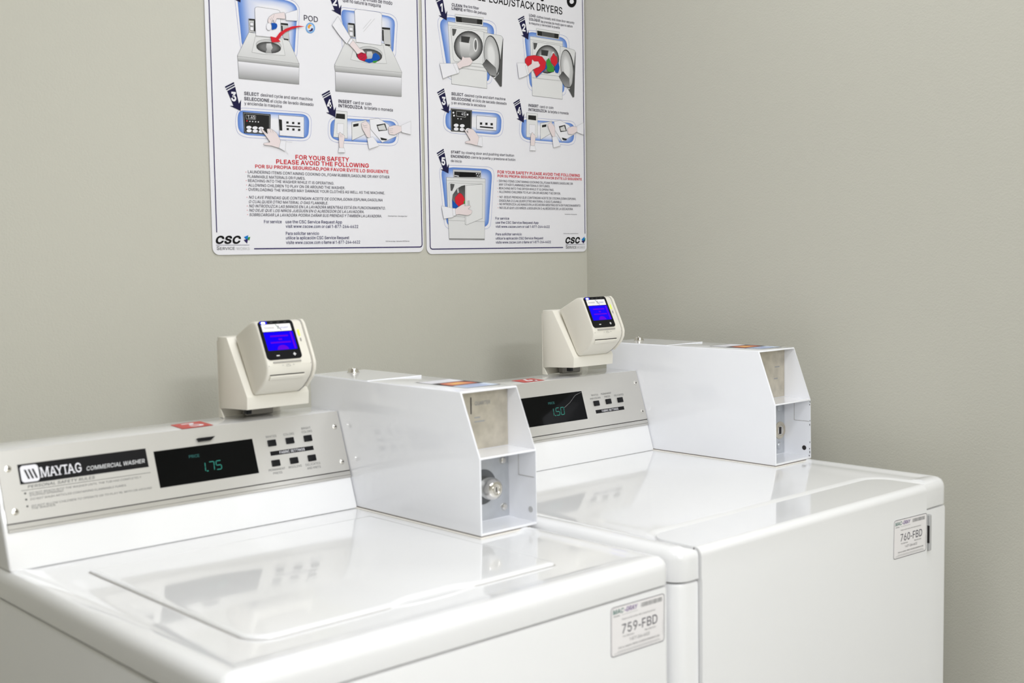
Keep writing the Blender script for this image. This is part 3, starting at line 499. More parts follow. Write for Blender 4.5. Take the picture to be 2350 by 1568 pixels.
def lid_outline(i):
    x0, x1, y0, y1 = .632+i, 1.0766-i, 1.0945+i, 1.500-i; r = max(.032-i, .01); p = []
    for k in range(9):
        t = math.radians(180+90*k/8); p.append((x0+r+r*math.cos(t), y0+r+r*math.sin(t)))
    for x, d in ((.800, 0), (.815, .0015), (.832, .0085), (.845, .0105), (.905, .0105), (.918, .0085), (.933, .0015), (.948, 0)): p.append((x, y0+d))
    for k in range(5):
        t = math.radians(270+90*k/4); p.append((x1-.008+.008*math.cos(t), y0+.008+.008*math.sin(t)))
    p += [(x1, y1), (x0, y1)]; return p
zl = wz-.0025
b = bmesh.new(); loft(b, [[(x, y, z) for x, y in lid_outline(i)] for i, z in ((0, zl), (.0002, zl+.0016), (.0012, zl+.0031), (.0035, zl+.0041), (.007, zl+.0043))]); obj('lid', b, 'enamel', W, 45)
b = bmesh.new(); loft(b, [[(x, y, zl+.0003) for x, y in lid_outline(-.0012)], [(x, y, zl+.0005) for x, y in lid_outline(-.0006)]]); obj('lid_gap', b, 'grey', W)
b = bmesh.new()
loft(b, [[(.874+.06*math.cos(2*math.pi*i/24)*s, 1.0965+.011*math.sin(2*math.pi*i/24)*s, zl+h) for i in range(24)] for s, h in ((1.12, -.0001), (1, .0009), (.85, .0012), (.6, .0008))]); obj('finger_scoop', b, 'enamel', W, 60)
prof = [(1.5715, Z(-.4022)), (1.6229, Z(-.2507)), (1.70, Z(-.2498)), (1.70, Z(-.4022))]
F = Frame((.5574, 1.5715, Z(-.400)), (1, 0, 0), (0, .0514, .1493))
def wbadge(con):
    P = Print(F); P.h = .0013; P.poly([(.0312, .1099), (.2120, .1099), (.2120, .1369), (.0312, .1369)], 'k'); P.up()
    P.poly(rrect(.0338, .0578, .1118, .1346, .0045), 'w'); P.up()
    for i in range(3): a = .0385+.0052*i; P.poly([(a, .1290), (a+.0026, .1290), (a+.0066, .1160), (a+.0040, .1160)], 'k')
    
    for i, (ch, w, se) in enumerate((('M', .0112, ((0, 0), (1, 0), (0, 1), (1, 1))), ('A', .0098, ((.04, 0), (.96, 0))), ('Y', .0094, ((0, 1), (1, 1), (.5, 0))), ('T', .0082, ((.5, 0),)), ('A', .0098, ((.04, 0), (.96, 0))), ('G', .0092, ()))):
        x0 = .0602+(0, .0118, .0205, .0292, .0362, .0468)[i]; P.text(ch, x0, .1160, w-.0006, .0126 if i else .0134, 'm', 'w')
        for a, e in se: xx = x0+w*(.06+.86*a); P.stroke([(xx-.0018, .1163+.0120*e), (xx+.0018, .1163+.0120*e)], .0009, 'w')
    P.text('COMMERCIAL WASHER', .1225, .1165, .0850, .0056, 'i', 'g9'); P.done('maker_badge', con, 'black strip with the maker name in white')
    P = Print(F); P.h = .0013; P.text('PERSONAL SAFETY RULES', .0400, .1040, .092, .0038, 'mi', 'g3'); P.stroke([(.0312, .1016), (.2130, .1016)], .0006, 'g3')
    for y, t, w in ((.0957, 'DO NOT REACH INTO THE WASHER UNTIL THE TUB HAS COMPLETELY', .158), (.0925, 'STOPPED SPINNING.', .046), (.0874, 'DO NOT WASH ARTICLES CONTAINING FLAMMABLE FUMES.', .134), (.0783, 'DO NOT ALLOW CHILDREN TO OPERATE OR TO PLAY IN, WITH OR AROUND', .170), (.0751, 'THE WASHER.', .032)): P.text(t, .0405, y, w, .0027, 'i', 'g4')
    for y in (.0964, .0881, .0790): P.poly([(.0342, y), (.0366, y), (.0366, y+.0022), (.0342, y+.0022)], 'g2')
    P.done('safety_print', con)
    b = bmesh.new(); n = bmesh.new(); vs = [n.verts.new(F.p(u, v, h)) for h in (.0008, .0062) for u, v in ((.2945, .1362), (.3135, .1362), (.3210, .1412), (.2925, .1412))]
    for f in ((3, 2, 1, 0), (4, 5, 6, 7), (0, 1, 5, 4), (1, 2, 6, 5), (2, 3, 7, 6), (3, 0, 4, 7)): n.faces.new([vs[i] for i in f])
    merge(b, n); obj('clip', b, 'black', con)
cw = console(W, F, .5574, 1.1040, prof, 1.70, 1, ('1.75', .2985, .0918, .0082, .0128, .2836, .1142, .0165), (.2230, .3835, .0773, .1308),
    ((.4152, .1200), (.4474, .1200), (.4802, .1199), (.4150, .0884), (.4474, .0883), (.4800, .0882)), (.4091, .4870, .1005, .1072),
    (('WHITES', .4164, .1305, .019), ('COLORS', .4480, .1305, .019), ('BRIGHT', .4810, .1365, .017), ('COLORS', .4812, .1308, .019), ('PERMANENT', .4150, .0788, .029), ('PRESS', .4151, .0733, .016), ('WOOLENS', .4473, .0788, .024), ('DELICATES', .4800, .0785, .027), ('AND KNITS', .4802, .0728, .025)),
    ((.5346, .1326), (.5341, .0751), (.0189, .1328), (.0192, .0752)), wbadge)
number_sticker(cw, ((.8321, 1.6235), (.8835, 1.6255), (.8905, 1.6795), (.8390, 1.6745)), Z(-.2500), '3')
coin_box(W, 1.104, 1.2145, Z(-.1968), 1.3139, 1.2739, Z(-.2901), 1.2736, Z(-.400), 1.70, 1.3325, 'w', Z(-.288))
service_label(W, Frame((1.0911, wy0+.001, Z(-.5098)), (1, 0, -.014), (.010, 0, 1)), .1032, .0640, '759-FBD')
# ---------------------------------------------------------------- dryer
D = empty('dryer', (1.57, 1.355, 0), 'white front-loading commercial dryer in the corner, with price 1.50 and a smooth front door', 'dryer')
dx0, dx1, dy0, dy1, dz, dseam = 1.2185, 1.9480, 1.0112, 1.702, Z(-.3952), Z(-.4405)
gx0, gx1, gy = 1.2625, 1.8605, 1.105      # door edges, back of its top flange
def cut_front():
    c = bmesh.new(); box(c, gx0-.0012, gx1+.0012, .9, dy0+.045, .0, Z(-.3)); return c
b = bmesh.new(); slab(b, dx0+.001, dx1-.001, dy0+.001, dy1, .018, [(0, .03), (0, dseam-.008), (.0015, dseam-.004), (.005, dseam-.003)])
obj('cabinet', mesh_bm(boolean(b, [cut_front()])), 'enamel', D, 40)
b = bmesh.new(); slab(b, dx0+.006, dx1-.006, dy0+.007, dy1-.002, .014, [(0, dseam-.006), (0, dseam+.001)]); obj('deck_gap', mesh_bm(boolean(b, [cut_front()])), 'gap', D)
b = bmesh.new(); slab(b, dx0, dx1, dy0, dy1, .026, [(.003, dseam-.0018)]+DECK(dz, .0453))
c = bmesh.new(); slab(c, gx0-.003, gx1+.003, .9, gy+.003, .040, [(0, dz-.0075), (0, dz-.0068), (-.005, dz-.0048), (-.012, dz-.0028), (-.017, dz-.0020), (-.024, dz+.02)], 8)
obj('top_deck', mesh_bm(boolean(b, [cut_front(), c])), 'enamel', D, 40)
for x in (dx0+.05, dx1-.05):
    for y in (dy0+.08, dy1-.05):
        b = bmesh.new(); lathe(b, (x, y, 0), (0, 0, 1), [(.022, 0), (.022, .008), (.01, .01), (.01, .032)], 16); obj('foot', b, 'black', D)
fy = dy0-.0055; fz = dz-.0032
b = bmesh.new(); r = .012; pr = [(fy+.022, .05), (fy, .05), (fy, dseam-.004), (fy+.0011, dseam)]
for k in range(7):
    t = math.radians(90*k/6); pr.append((fy+.0011+r*(1-math.cos(t)), fz-r+r*math.sin(t)))
pr += [(fy+.022, fz-.014)]
prism(b, pr, gx0, gx1)
ya = fy+.0011+r; rr = [(gx0, ya), (gx1, ya)]+[q for q in rrect(gx0, gx1, ya-.1, gy, .036, 8) if q[1] > ya]
loft(b, [[(x, y, z) for x, y in rr] for z in (fz-.006, fz)])
bmesh.ops.remove_doubles(b, verts=b.verts[:], dist=1e-5)
door = obj('door', b, 'enamel', D, 40)
b = bmesh.new(); box(b, 1.8660, 1.8735, fy-.0015, fy+.01, Z(-.511), Z(-.450), .001, 1); box(b, 1.8650, 1.8675, fy-.0012, fy+.01, Z(-.4975), Z(-.468), 0, 1, 1); obj('hinge', b, ['plug', 'gap'], D, label='small grey metal hinge')
ps = [(1.5729, Z(-.3977)), (1.6201, Z(-.2407)), (1.702, Z(-.2400)), (1.702, Z(-.3977))]
off = 1.483-1.2225
GS = Frame((1.2225, 1.5729, Z(-.3954)), (1, 0, 0), (0, .0472, .1547)); s_ = lambda *q: tuple((u*.988+off, v*.988) for u, v in q)
def dbadge2(con):
    P = Print(GS); P.h = .0019; P.stroke([(.1715+off, .1319), (.154+off, .1275), (.136+off, .115), (.1187+off, .107)], .0004, 'g6'); P.done('scratch', con, 'pale scratch across the display')
k = 1.02
cdr = console(D, GS, 1.2225, 1.8246, ps, 1.702, k, ('1.50', .0895+off, .0944, .0086, .0138, .0880+off, .1165, .0165), (.012+off, .1740+off, .0796, .1342),
    s_((.2090, .1080), (.2434, .1084), (.2776, .1083)), (.2001+off, .2807+off, .0870, .0938),
    tuple((t, u*.988+off, v*.988, w) for t, u, v, w in (('WHITES', .2095, .1247, .019), ('AND COLORS', .2094, .1183, .030), ('PERMANENT', .2426, .1247, .029), ('PRESS', .2437, .1185, .016), ('DELICATES', .2775, .1185, .027))),
    s_((.3337, .1383), (.3340, .0793))+((.018, .1366), (.018, .0783)), dbadge2)
number_sticker(cdr, ((1.5230, 1.6270), (1.5760, 1.6285), (1.5830, 1.6700), (1.5290, 1.6690)), Z(-.2402), '4')
coin_box(D, 1.8246, 1.9385, Z(-.1867), 1.3216, 1.2849, Z(-.2837), 1.2834, Z(-.3952), 1.702, 1.342, 'd', Z(-.2822))
service_label(door, Frame((1.7520, fy, Z(-.5055)), (1, 0, -.030), (.025, 0, 1)), .1050, .0640, '760-FBD')
# ---------------------------------------------------------------- card readers
def card_reader(o):
    R = empty('card_reader', o, '', 'card reader', 'card readers mounted on the consoles'); ox, oy, oz = o
    Q = lambda prof: [(oy+y, oz+z) for y, z in prof]
    b = bmesh.new(); prism(b, Q([(.0006, .1265), (-.0277, .1267), (-.0844, .0374), (-.0832, .018), (-.0127, .0148), (0, .0135)]), ox, ox+.1105, .0014, 2)
    prism(b, Q([(.0032, -.0), (.0005, 0), (.0005, .12), (.0032, .12)]), ox+.0005, ox+.110); prism(b, Q([(.0005, 0), (-.0105, 0), (.0005, .0155)]), ox+.0005, ox+.0022); obj('bracket', b, 'beige', R)
    b = bmesh.new(); box(b, ox+.012, ox+.021, oy-.062, oy-.052, oz+.0085, oz+.0215, .001, 1); obj('cable_plug', b, 'black', R); b = bmesh.new(); box(b, ox+.035, ox+.085, oy-.02, oy-.006, oz, oz+.018, .002, 1); obj('shadow_block', b, 'grey', R)  # black plug, then a grey box standing in for the brownish shadow below
    pf = [(-.0342, .1281), (-.078, .1497), (-.0845, .1517), (-.0925, .1520), (-.0985, .1495), (-.1015, .1440), (-.1112, .1242), (-.1242, .0975), (-.1272, .0900), (-.1279, .0830), (-.1262, .0745), (-.1212, .0660), (-.1120, .0565), (-.1000, .0470), (-.0858, .0393), (-.079, .046)]
    b = bmesh.new(); prism(b, Q(pf), ox+.0105, ox+.0905, .004, 3); hs = obj('housing', b, 'beige', R, 40)
    # swipe rail down the right-hand side
    rail = [(-.058, .140), (-.086, .1520), (-.0945, .1525), (-.1010, .1470), (-.1125, .1240), (-.1258, .0965), (-.1292, .0862), (-.1282, .0755), (-.1218, .0640), (-.1035, .0470), (-.090, .056), (-.09, .12)]
    b = bmesh.new(); prism(b, Q(rail), ox+.0915, ox+.0965, .0018, 2); obj('swipe_rail', b, 'beige', R)
    b = bmesh.new(); prism(b, Q([(y*.985, .001+z*.99) for y, z in pf]), ox+.088, ox+.093); obj('rail_gap', b, 'grey', R)
    u = Vector((0, -.0267, -.0545)).normalized()
    S = Frame((ox, oy-.0983, oz+.1510), (1, 0, 0), -u)           # screen face; v counts upward, so use negative values going down
    def plate(name, x0, x1, v0, v1, r, h0, h1, m, lab=None):
        b = bmesh.new(); loft(b, [[S.p(x, -v, h) for x, v in rrect(x0, x1, v0, v1, r, 5)] for h in (h0, h1)]); return obj(name, b, m, R, label=lab)
    plate('screen_bezel', .0130, .0735, -.0012, .0622, .0055, -.003, .0010, 'black', 'black rounded screen surround')
    plate('logo_strip', .0173, .0680, .0047, .0166, .0008, .0008, .0012, 'label'); plate('screen', .0180, .0692, .0176, .0474, .0014, .0008, .0012, 'lcd', 'glowing blue screen')
    P = Print(S); P.h = .0013; P.text('CHANGE', .0215, -.0118, .017, .0026, '', 'g6'); P.text('POINT', .0495, -.0124, .0140, .0026, '', 'line')
    P.stroke([(.0420, -.0054), (.0448, -.0092), (.0450, -.0128)], .0009, 'teal'); P.stroke([(.0462, -.0076), (.0468, -.0112), (.0500, -.0150)], .0009, 'navy'); P.done('logo_print', R)
    P = Print(S); P.h = .0013
    for a, c_, y in ((.028, .058, -.0245), (.041, .046, -.0300), (.026, .060, -.0350)): P.stroke([(a, y), (c_, y)], .0024, 'w')
    P.stroke([(.0645, -.0195), (.0655, -.0455)], .003, 'w'); P.rings([(.044+.010*math.cos(math.pi*i/8), -.0470+.0075*math.sin(math.pi*i/8)) for i in range(9)], [(1, ink('w')), (.6, ink('w'))]); P.done('screen_text', R, None, 'lcd2')
    plate('lamp_halo', .0160, .0285, -.0004, .0042, .002, .0008, .0011, 'ledb'); plate('status_lamp', .0185, .0250, .0008, .0036, .0013, .0009, .0014, 'led', 'lit white status lamp')  # the blue plate paints the halo of light round the white lamp
    for x in (.036, .048, .060): P = Print(S); P.h = .0012; P.stroke([(x-.002, -.0018), (x+.002, -.0018)], .0009, 'g3'); P.done('unlit_lamp', R)
    P = Print(S); P.h = .0012; P.stroke([(.0298, -.0562), (.0342, -.0562)], .0017, 'g9'); P.done('minus_key', R)
    P = Print(S); P.h = .0012; P.stroke([(.0592, -.0553), (.0634, -.0553)], .0017, 'g9'); P.stroke([(.0613, -.0574), (.0613, -.0532)], .0017, 'g9'); P.done('plus_key', R)
    b = bmesh.new(); fbox(b, S, .0216, .0698, -.0674, -.0654, -.001, .0007); obj('slot_rail', b, 'grey', R)
    P = Print(S); P.h = .0007; P.stroke([(.0415, -.0738), (.0490, -.0738), (.0480, -.0708), (.0428, -.0708), (.0415, -.0738)], .0004, 'g5'); P.stroke([(.0445, -.0708), (.0455, -.0720), (.0465, -.0708)], .0004, 'g5')
    for x in (.036, .0545): P.stroke([(x-.0014, -.0727), (x, -.0712), (x+.0014, -.0727)], .0005, 'g6')
    P.done('card_icon', R)
    b = bmesh.new(); box(b, ox+.0165, ox+.0765, oy-.1255, oy-.118, oz+.0716, oz+.0728); obj('card_slot', b, 'gap', R)
    b = bmesh.new(); prism(b, Q([(-.1180, .0712), (-.1268, .0712), (-.1266, .0690), (-.1226, .0640), (-.1150, .0640)]), ox+.0165, ox+.0765, .0012, 2); obj('slot_lip', b, 'beige', R)
    plate('side_lamp', .0778, .0808, .0155, .0262, .0016, -.001, .0009, 'yel', 'lit yellow side lamp'); plate('side_window', .0788, .0808, .0295, .0350, .0007, -.001, .0008, 'grey')
    return R
r1 = card_reader((.934, 1.6965, Z(-.2498)))
r1['label'] = 'cream card reader with a blue screen, standing on the console of the washer at left'
def copy_tree(o, parent=None):
    c = o.copy(); COL.objects.link(c); c.parent = parent
    for ch in [x for x in bpy.data.objects if x.parent == o and x != c]: copy_tree(ch, c)
    return c
r2 = copy_tree(r1); r2.location = (1.6445, 1.7022, Z(-.2396)); r2['label'] = 'cream card reader with a blue screen, on the dryer console nearest the room corner'
# ---------------------------------------------------------------- posters (sizes in millimetres from the lower left corner)
P1X,P1Z,P1W=1.06896,.0041,.4776
P2X,P2Z,P2W=1.55453,-.0002,.4720
ARROW=[[(-25.6,33.3),(-9.3,42),(-2.9,12.6),(1.9,20.2),(0,0),(-21.3,7.5),(-14,8)],[(-27.8,36.7),(-10.7,46.1),(-10,44.1),(-27.1,34.9)],[(-29.9,40.8),(-11.9,50.2),(-11,47.5),(-28.9,38.3)],[(-20,16.5),(-4.7,17.7),(-4.1,33.7)]]
ART1=[
('B','step_panel','','',None,([(59.4,463.9),(131.3,472.4),(172.5,469.8),(186,466.2),(194.1,458.3),(195.4,451.4),(186.8,364.9),(69.2,367.4)],[(64.9,464.6),(131.2,468),(170.3,466),(183.7,462.4),(189.8,456),(190.2,449),(181.7,369.8),(71.8,374.5)])),
('P','washer_drawing','g8',None,'g4',[(86.4,423.5),(99.8,424.2),(99.6,400.8),(86.9,399.4)]),
('P','washer_drawing','g8',None,'g4',[(153.9,423.5),(168.8,423.4),(171.5,391.5),(158.4,393.1)]),
('P','washer_drawing','g95','g85','g4',[(86.5,399.4),(100.5,399.2),(159.6,396.8),(170.9,391.8),(190.7,353.7),(187.4,352.8),(64.2,353.5),(61.7,355.5)]),
('P','washer_drawing','g85','g6','g5',[(61.6,354.6),(191.3,353.2),(190.4,345.9),(62.5,345.8)]),
('P','washer_drawing','w','g6','g5',[(62.5,345.8),(190.4,345.9),(189.4,315.4),(63.4,315.5)]),
('P','washer_drawing','g9',None,'g6',[(99.3,393.3),(155.4,394.6),(161,365.6),(115.3,363.3),(91.3,364.4)]),
('P','washer_drawing','g8',None,'g4',[(153.1,380.5),(151.2,377.1),(147,374.1),(140.7,371.7),(133.1,370.1),(124.9,369.5),(116.8,370),(109.8,371.4),(104.4,373.7),(101.1,376.6),(100.4,379.8),(102.1,383.1),(106.3,386.1),(112.4,388.5),(119.9,390.1),(128.1,390.7),(136.2,390.4),(143.4,388.9),(148.9,386.7),(152.3,383.7)]),
('E','washer_drawing','g2','g45','g2',[(152.1,376.5),(150.4,373.5),(146.2,370.6),(140.2,368.4),(132.8,366.9),(124.8,366.4),(117,366.8),(110.2,368.1),(104.9,370.3),(101.8,373),(101,376),(102.7,379),(106.7,381.8),(112.7,384.1),(119.9,385.6),(127.9,386.2),(135.7,385.8),(142.7,384.5),(148.1,382.4),(151.3,379.6)]),
('P','washer_drawing','g85','g6','g6',[(122.1,383.2),(131.8,384.5),(135,376.8),(131.1,371.5),(132.2,366.7),(119.5,365.8),(122.6,372.4),(121.1,376.6)]),
('P','washer_drawing','w',None,'g4',[(100,442.9),(102.1,445.6),(106.2,446.8),(146.8,446.7),(151.9,445.2),(153.2,441),(152.3,396),(100.3,394.8)]),
('P','washer_drawing','g1',None,None,[(87.8,423.7),(99.4,424.2),(99.7,421.8),(86.9,421)]),
('P','washer_drawing','g1',None,None,[(97.5,421.5),(99.9,421.6),(99.4,402.5),(96.8,402.7)]),
('P','washer_drawing','g1',None,None,[(153.9,423.8),(168.8,424.3),(169.2,421.1),(154.2,420.9)]),
('P','washer_drawing','g1',None,None,[(154.1,419.1),(157,418.9),(157.4,405.4),(154.5,406.3)]),
('P','washer_drawing','g1',None,None,[(158.5,396.1),(168.9,396),(168.9,394),(159.1,394.1)]),
('P','washer_drawing','w',None,'g4',[(89.2,416.7),(96.3,417.2),(96.1,411.7),(89,411.4)]),
('P','washer_drawing','w',None,'g4',[(88.9,409.5),(96.1,409.9),(96,403.4),(89.1,403.1)]),
('P','hand_drawing','w',None,'g7',[(163.6,442.2),(189.7,451.6),(189,431.4),(164.4,429.6)]),
('P','hand_drawing','s',None,'g6',[(127.9,431),(138.3,438.3),(161.2,443.7),(163.3,431.6),(144.2,430.8),(140.8,422),(138.2,422.4),(136.9,427.7),(132,420.1),(127.4,418.7),(125.2,424.5)]),
('P','hand_drawing','w',None,'g8',[(132.6,414.4),(132.3,412.3),(131.4,410.3),(130.2,408.7),(128.7,407.6),(127,407.1),(125.4,407.3),(124,408),(122.8,409.4),(122.1,411.2),(122,413.2),(122.3,415.3),(123.1,417.2),(124.3,418.8),(125.8,419.9),(127.5,420.4),(129.1,420.3),(130.6,419.5),(131.7,418.2),(132.4,416.4)]),
('P','hand_drawing','blue',None,None,[(132,421),(138.8,421.7),(144.3,421.3),(145.4,416.3),(142.7,411.7),(132.8,408.5),(133.8,415)]),
('P','red_arrow','red',None,None,[(204.7,423),(191.9,422.8),(177.1,419.9),(162.2,413.8),(149.5,405.4),(141.4,395.7),(129.7,396.6),(132.8,386),(151,389.3),(147,392.8),(153.5,400.5),(162,407.6),(174.8,414.3),(188.6,419.4)]),
('T','step_caption','t','','POD',(204.2,434.5,31,9.8)),
('P','pod_drawing','sky',None,None,[(228.5,423),(227.9,419.8),(226.3,416.8),(223.8,414.3),(220.8,412.6),(217.5,411.7),(214.3,411.9),(211.4,413),(209.2,415),(207.8,417.6),(207.3,420.6),(208,423.8),(209.5,426.8),(211.9,429.3),(214.9,431),(218.2,431.9),(221.5,431.8),(224.4,430.7),(226.6,428.7),(228.1,426.1)]),
('P','pod_drawing','pale',None,None,[(225.2,422.6),(224.8,420.4),(223.7,418.2),(222,416.5),(219.9,415.2),(217.6,414.6),(215.4,414.7),(213.4,415.5),(211.8,416.9),(210.8,418.8),(210.6,421),(211,423.3),(212.1,425.4),(213.8,427.2),(215.8,428.4),(218.1,429),(220.4,428.9),(222.4,428.1),(224,426.7),(224.9,424.8)]),
('P','pod_drawing','orange',None,None,[(212.2,424.8),(216.6,428.9),(221.9,427.3),(218,424.5),(215.7,419.8),(212.1,421.2)]),
('P','pod_drawing','navy',None,None,[(217.8,417.9),(220.7,422.1),(223.9,421.6),(222.7,417.3),(217.2,414.9),(213,416.8)]),
('B','step_panel','','',None,([(288,469),(378.6,470.8),(409.5,469.8),(420.1,463.4),(423,454.3),(416.3,386.9),(288.9,391.2)],[(290.8,464.8),(378.5,466.1),(404.6,465.4),(415.2,460),(416.7,451.6),(411,395),(298.3,405.1),(288.6,451.7)])),
('P','washer_drawing.2','g8',None,'g4',[(302.8,440.5),(319.1,440.5),(319.5,414.7),(303.6,414.8)]),
('P','washer_drawing.2','g8',None,'g4',[(384.4,441.4),(403.9,442.2),(405.7,404.5),(389.7,404.8)]),
('P','washer_drawing.2','g95','g85','g4',[(302,413.7),(319,412.8),(388.7,410.7),(404,404.7),(431,358.7),(428,357.4),(273.2,354.9),(270,358.6)]),
('P','washer_drawing.2','g85','g6','g5',[(269.5,356.4),(431,358.1),(429.7,348.4),(271.4,345.6)]),
('P','washer_drawing.2','w','g6','g5',[(271.4,345.6),(429.7,348),(428.7,310.5),(271.1,309.2)]),
('P','washer_drawing.2','g9',None,'g6',[(318.8,405.4),(386.3,407.7),(393.6,372.4),(345.3,368.9),(307.5,371.9)]),
('P','washer_drawing.2','g8',None,'g4',[(383.6,388.1),(381.4,383.8),(376.2,379.9),(368.6,376.8),(359.4,374.8),(349.5,374),(339.8,374.6),(331.4,376.5),(324.9,379.4),(321.1,383.1),(320.2,387.2),(322.4,391.4),(327.4,395.2),(334.8,398.4),(343.9,400.4),(353.8,401.3),(363.5,400.8),(372.1,399),(378.7,396.1),(382.7,392.3)]),
('E','washer_drawing.2','g2','g45','g2',[(382.6,383.9),(380.4,379.9),(375.4,376.2),(368,373.3),(359.1,371.4),(349.5,370.7),(340.1,371.2),(331.9,373),(325.6,375.7),(321.8,379.2),(321,383.1),(323.1,387.1),(328,390.7),(335.1,393.6),(343.9,395.6),(353.5,396.4),(363,395.9),(371.3,394.2),(377.8,391.4),(381.7,387.9)]),
('P','washer_drawing.2','g85','g6','g6',[(346.6,390.9),(357.6,392.4),(361.3,384.1),(356.9,378.4),(358.1,371),(343.7,370.1),(347.2,379.4),(345.5,383.9)]),
('P','washer_drawing.2','w',None,'g4',[(319.4,464.9),(321.1,468.5),(325.3,469.5),(377.4,470.1),(383.3,468.1),(384.6,464),(381.5,406.2),(321.1,406.5)]),
('P','washer_drawing.2','g1',None,None,[(304.4,441.1),(318.7,441.4),(318.6,438.6),(303.4,438)]),
('P','washer_drawing.2','g1',None,None,[(316.3,438.4),(319.3,438.3),(319.6,416.5),(316.4,416.6)]),
('P','washer_drawing.2','g1',None,None,[(384.4,441.8),(403.9,442.6),(403.8,439.2),(384.8,438.2)]),
('P','washer_drawing.2','g1',None,None,[(384.3,436.7),(387.6,436.7),(387.9,415.4),(384.1,416.3)]),
('P','washer_drawing.2','g1',None,None,[(390.6,410),(403,409.9),(402.9,407.5),(391,407.2)]),
('P','washer_drawing.2','w',None,'g4',[(306,432.6),(314.1,433),(314,427),(305.8,426.9)]),
('P','washer_drawing.2','w',None,'g4',[(305.7,424.6),(313.9,425),(314.1,416.9),(305.9,416.6)]),
('L','washer_drawing.2','g75',0.5,None,[(337.9,433.4),(358.3,454.3)]),
('L','washer_drawing.2','g75',0.5,None,[(338.9,427.9),(366.5,456.2)]),
('P','clothes_drawing','blue',None,None,[(343.2,376.2),(358.3,378.6),(360.2,387.2),(366.9,390.6),(375,386.7),(377.9,380.4),(367.6,374.4),(351.1,369.1),(340.7,371.8)]),
('P','clothes_drawing','green',None,None,[(358.9,373.9),(371.6,376.2),(368.7,372),(360.7,370.3)]),
('P','clothes_drawing','crim',None,None,[(322.6,382.6),(332,389.1),(343.5,387.4),(346,378.3),(338.9,371.7),(326.9,373.7)]),
('P','hand_drawing.2','w',None,'g6',[(265.7,432.6),(279.6,450.6),(288.2,438.8),(307.6,413.4),(298.2,400.5),(280.7,416.1)]),
('P','hand_drawing.2','w',None,'g6',[(300.5,402),(308.7,412.6),(313.2,408.5),(304.5,399.3)]),
('P','hand_drawing.2','s',None,'g6',[(304.5,399.3),(313.2,409.4),(327.6,395.1),(336.7,392.3),(341.6,386.3),(332,388.1),(322.6,383.1),(316,390.3)]),
('T','step_caption.2','t','','las prendas de modo',(327.7,488.3,83.5,7.4)),
('T','step_caption.2','t','','que no sature la maquina',(293.2,479.9,89.5,6.6)),
('A','step_arrow',None,None,'1',(71.2,450.3)),
('A','step_arrow',None,None,'2',(287.5,453.4)),
('A','step_arrow',None,None,'3',(64.6,257.9)),
('A','step_arrow',None,None,'4',(269.1,259.6)),
('T','step_caption.3','t','b','SELECT',(73,287.1,30.6,5.6)),
('T','step_caption.3','t','','desired cycle and start machine',(107,287,111.4,5.6)),
('T','step_caption.3','t','b','SELECCIONE',(72.7,277.8,51.9,5.6)),
('T','step_caption.3','t','','el ciclo de lavado deseado',(127,277.4,93.3,5.6)),
('T','step_caption.3','t','','y encienda la maquina',(73,269.6,77.7,5.6)),
('T','step_caption.4','t','b','INSERT',(277.2,287.8,30.7,5.9)),
('T','step_caption.4','t','','card or coin',(311,287.9,43.5,6)),
('T','step_caption.4','t','b','INTRODUZCA',(276.9,279.2,56.4,5.9)),
('T','step_caption.4','t','','la tarjeta o moneda',(337.5,279.5,69,6)),
('B','step_panel','','',None,([(65.8,263.6),(197.3,264.4),(210,260.8),(215.1,252),(213.1,224.7),(208.5,215.4),(195.5,210.7),(73.8,211.1),(58.2,216.3),(53.7,228.2),(54.4,247.2),(58.7,257)],[(66.7,259.1),(197.1,260.8),(205.6,257.8),(210.1,249.9),(207.7,224.4),(203.2,217.8),(193.5,215),(76,215.5),(62.3,220),(58.3,228.5),(58.4,247.5),(61.2,255.5)])),
('P','keypad_drawing','g1',None,None,[(69.1,256.3),(126.5,255.7),(124.8,218.5),(70.1,218.7)]),
('L','keypad_drawing','g8',0.4,None,[(71,254.4),(124.1,253.8),(122.6,220.2),(72.2,220.6),(71,254.4)]),
('L','keypad_drawing','g8',0.4,None,[(75.3,251.2),(95.3,251.2),(94.6,244.2),(75.4,244.2),(75.3,251.2)]),
('T','keypad_drawing','w','','1.45',(79,245.2,14.4,5.6)),
('P','keypad_drawing','red',None,None,[(78.5,240.9),(78,240),(76.9,239.6),(75.7,239.9),(75.3,240.7),(75.8,241.6),(76.9,242.1),(78.1,241.8)]),
('P','keypad_drawing','w',None,None,[(84.3,240.4),(83.8,239.7),(82.8,239.3),(81.8,239.5),(81.5,240.3),(81.9,241),(82.9,241.4),(83.9,241.1)]),
('P','keypad_drawing','w',None,None,[(90.1,240.4),(89.6,239.7),(88.6,239.3),(87.6,239.5),(87.2,240.3),(87.7,241),(88.7,241.4),(89.7,241.1)]),
('P','keypad_drawing','w',None,None,[(95.9,240.4),(95.4,239.7),(94.4,239.3),(93.4,239.5),(93.1,240.3),(93.5,241),(94.5,241.4),(95.5,241.2)]),
('P','keypad_drawing','w',None,None,[(101.7,240.4),(101.3,239.7),(100.3,239.3),(99.3,239.5),(98.9,240.3),(99.3,241),(100.3,241.4),(101.3,241.2)]),
('P','keypad_drawing','w',None,None,[(85.9,229.7),(85.6,228.8),(84.8,228),(83.6,227.3),(82,226.8),(80.4,226.6),(78.7,226.6),(77.2,226.9),(76,227.5),(75.3,228.2),(75.1,229.1),(75.4,230),(76.2,230.8),(77.4,231.5),(78.9,231.9),(80.6,232.2),(82.2,232.1),(83.7,231.8),(84.9,231.3),(85.6,230.6)]),
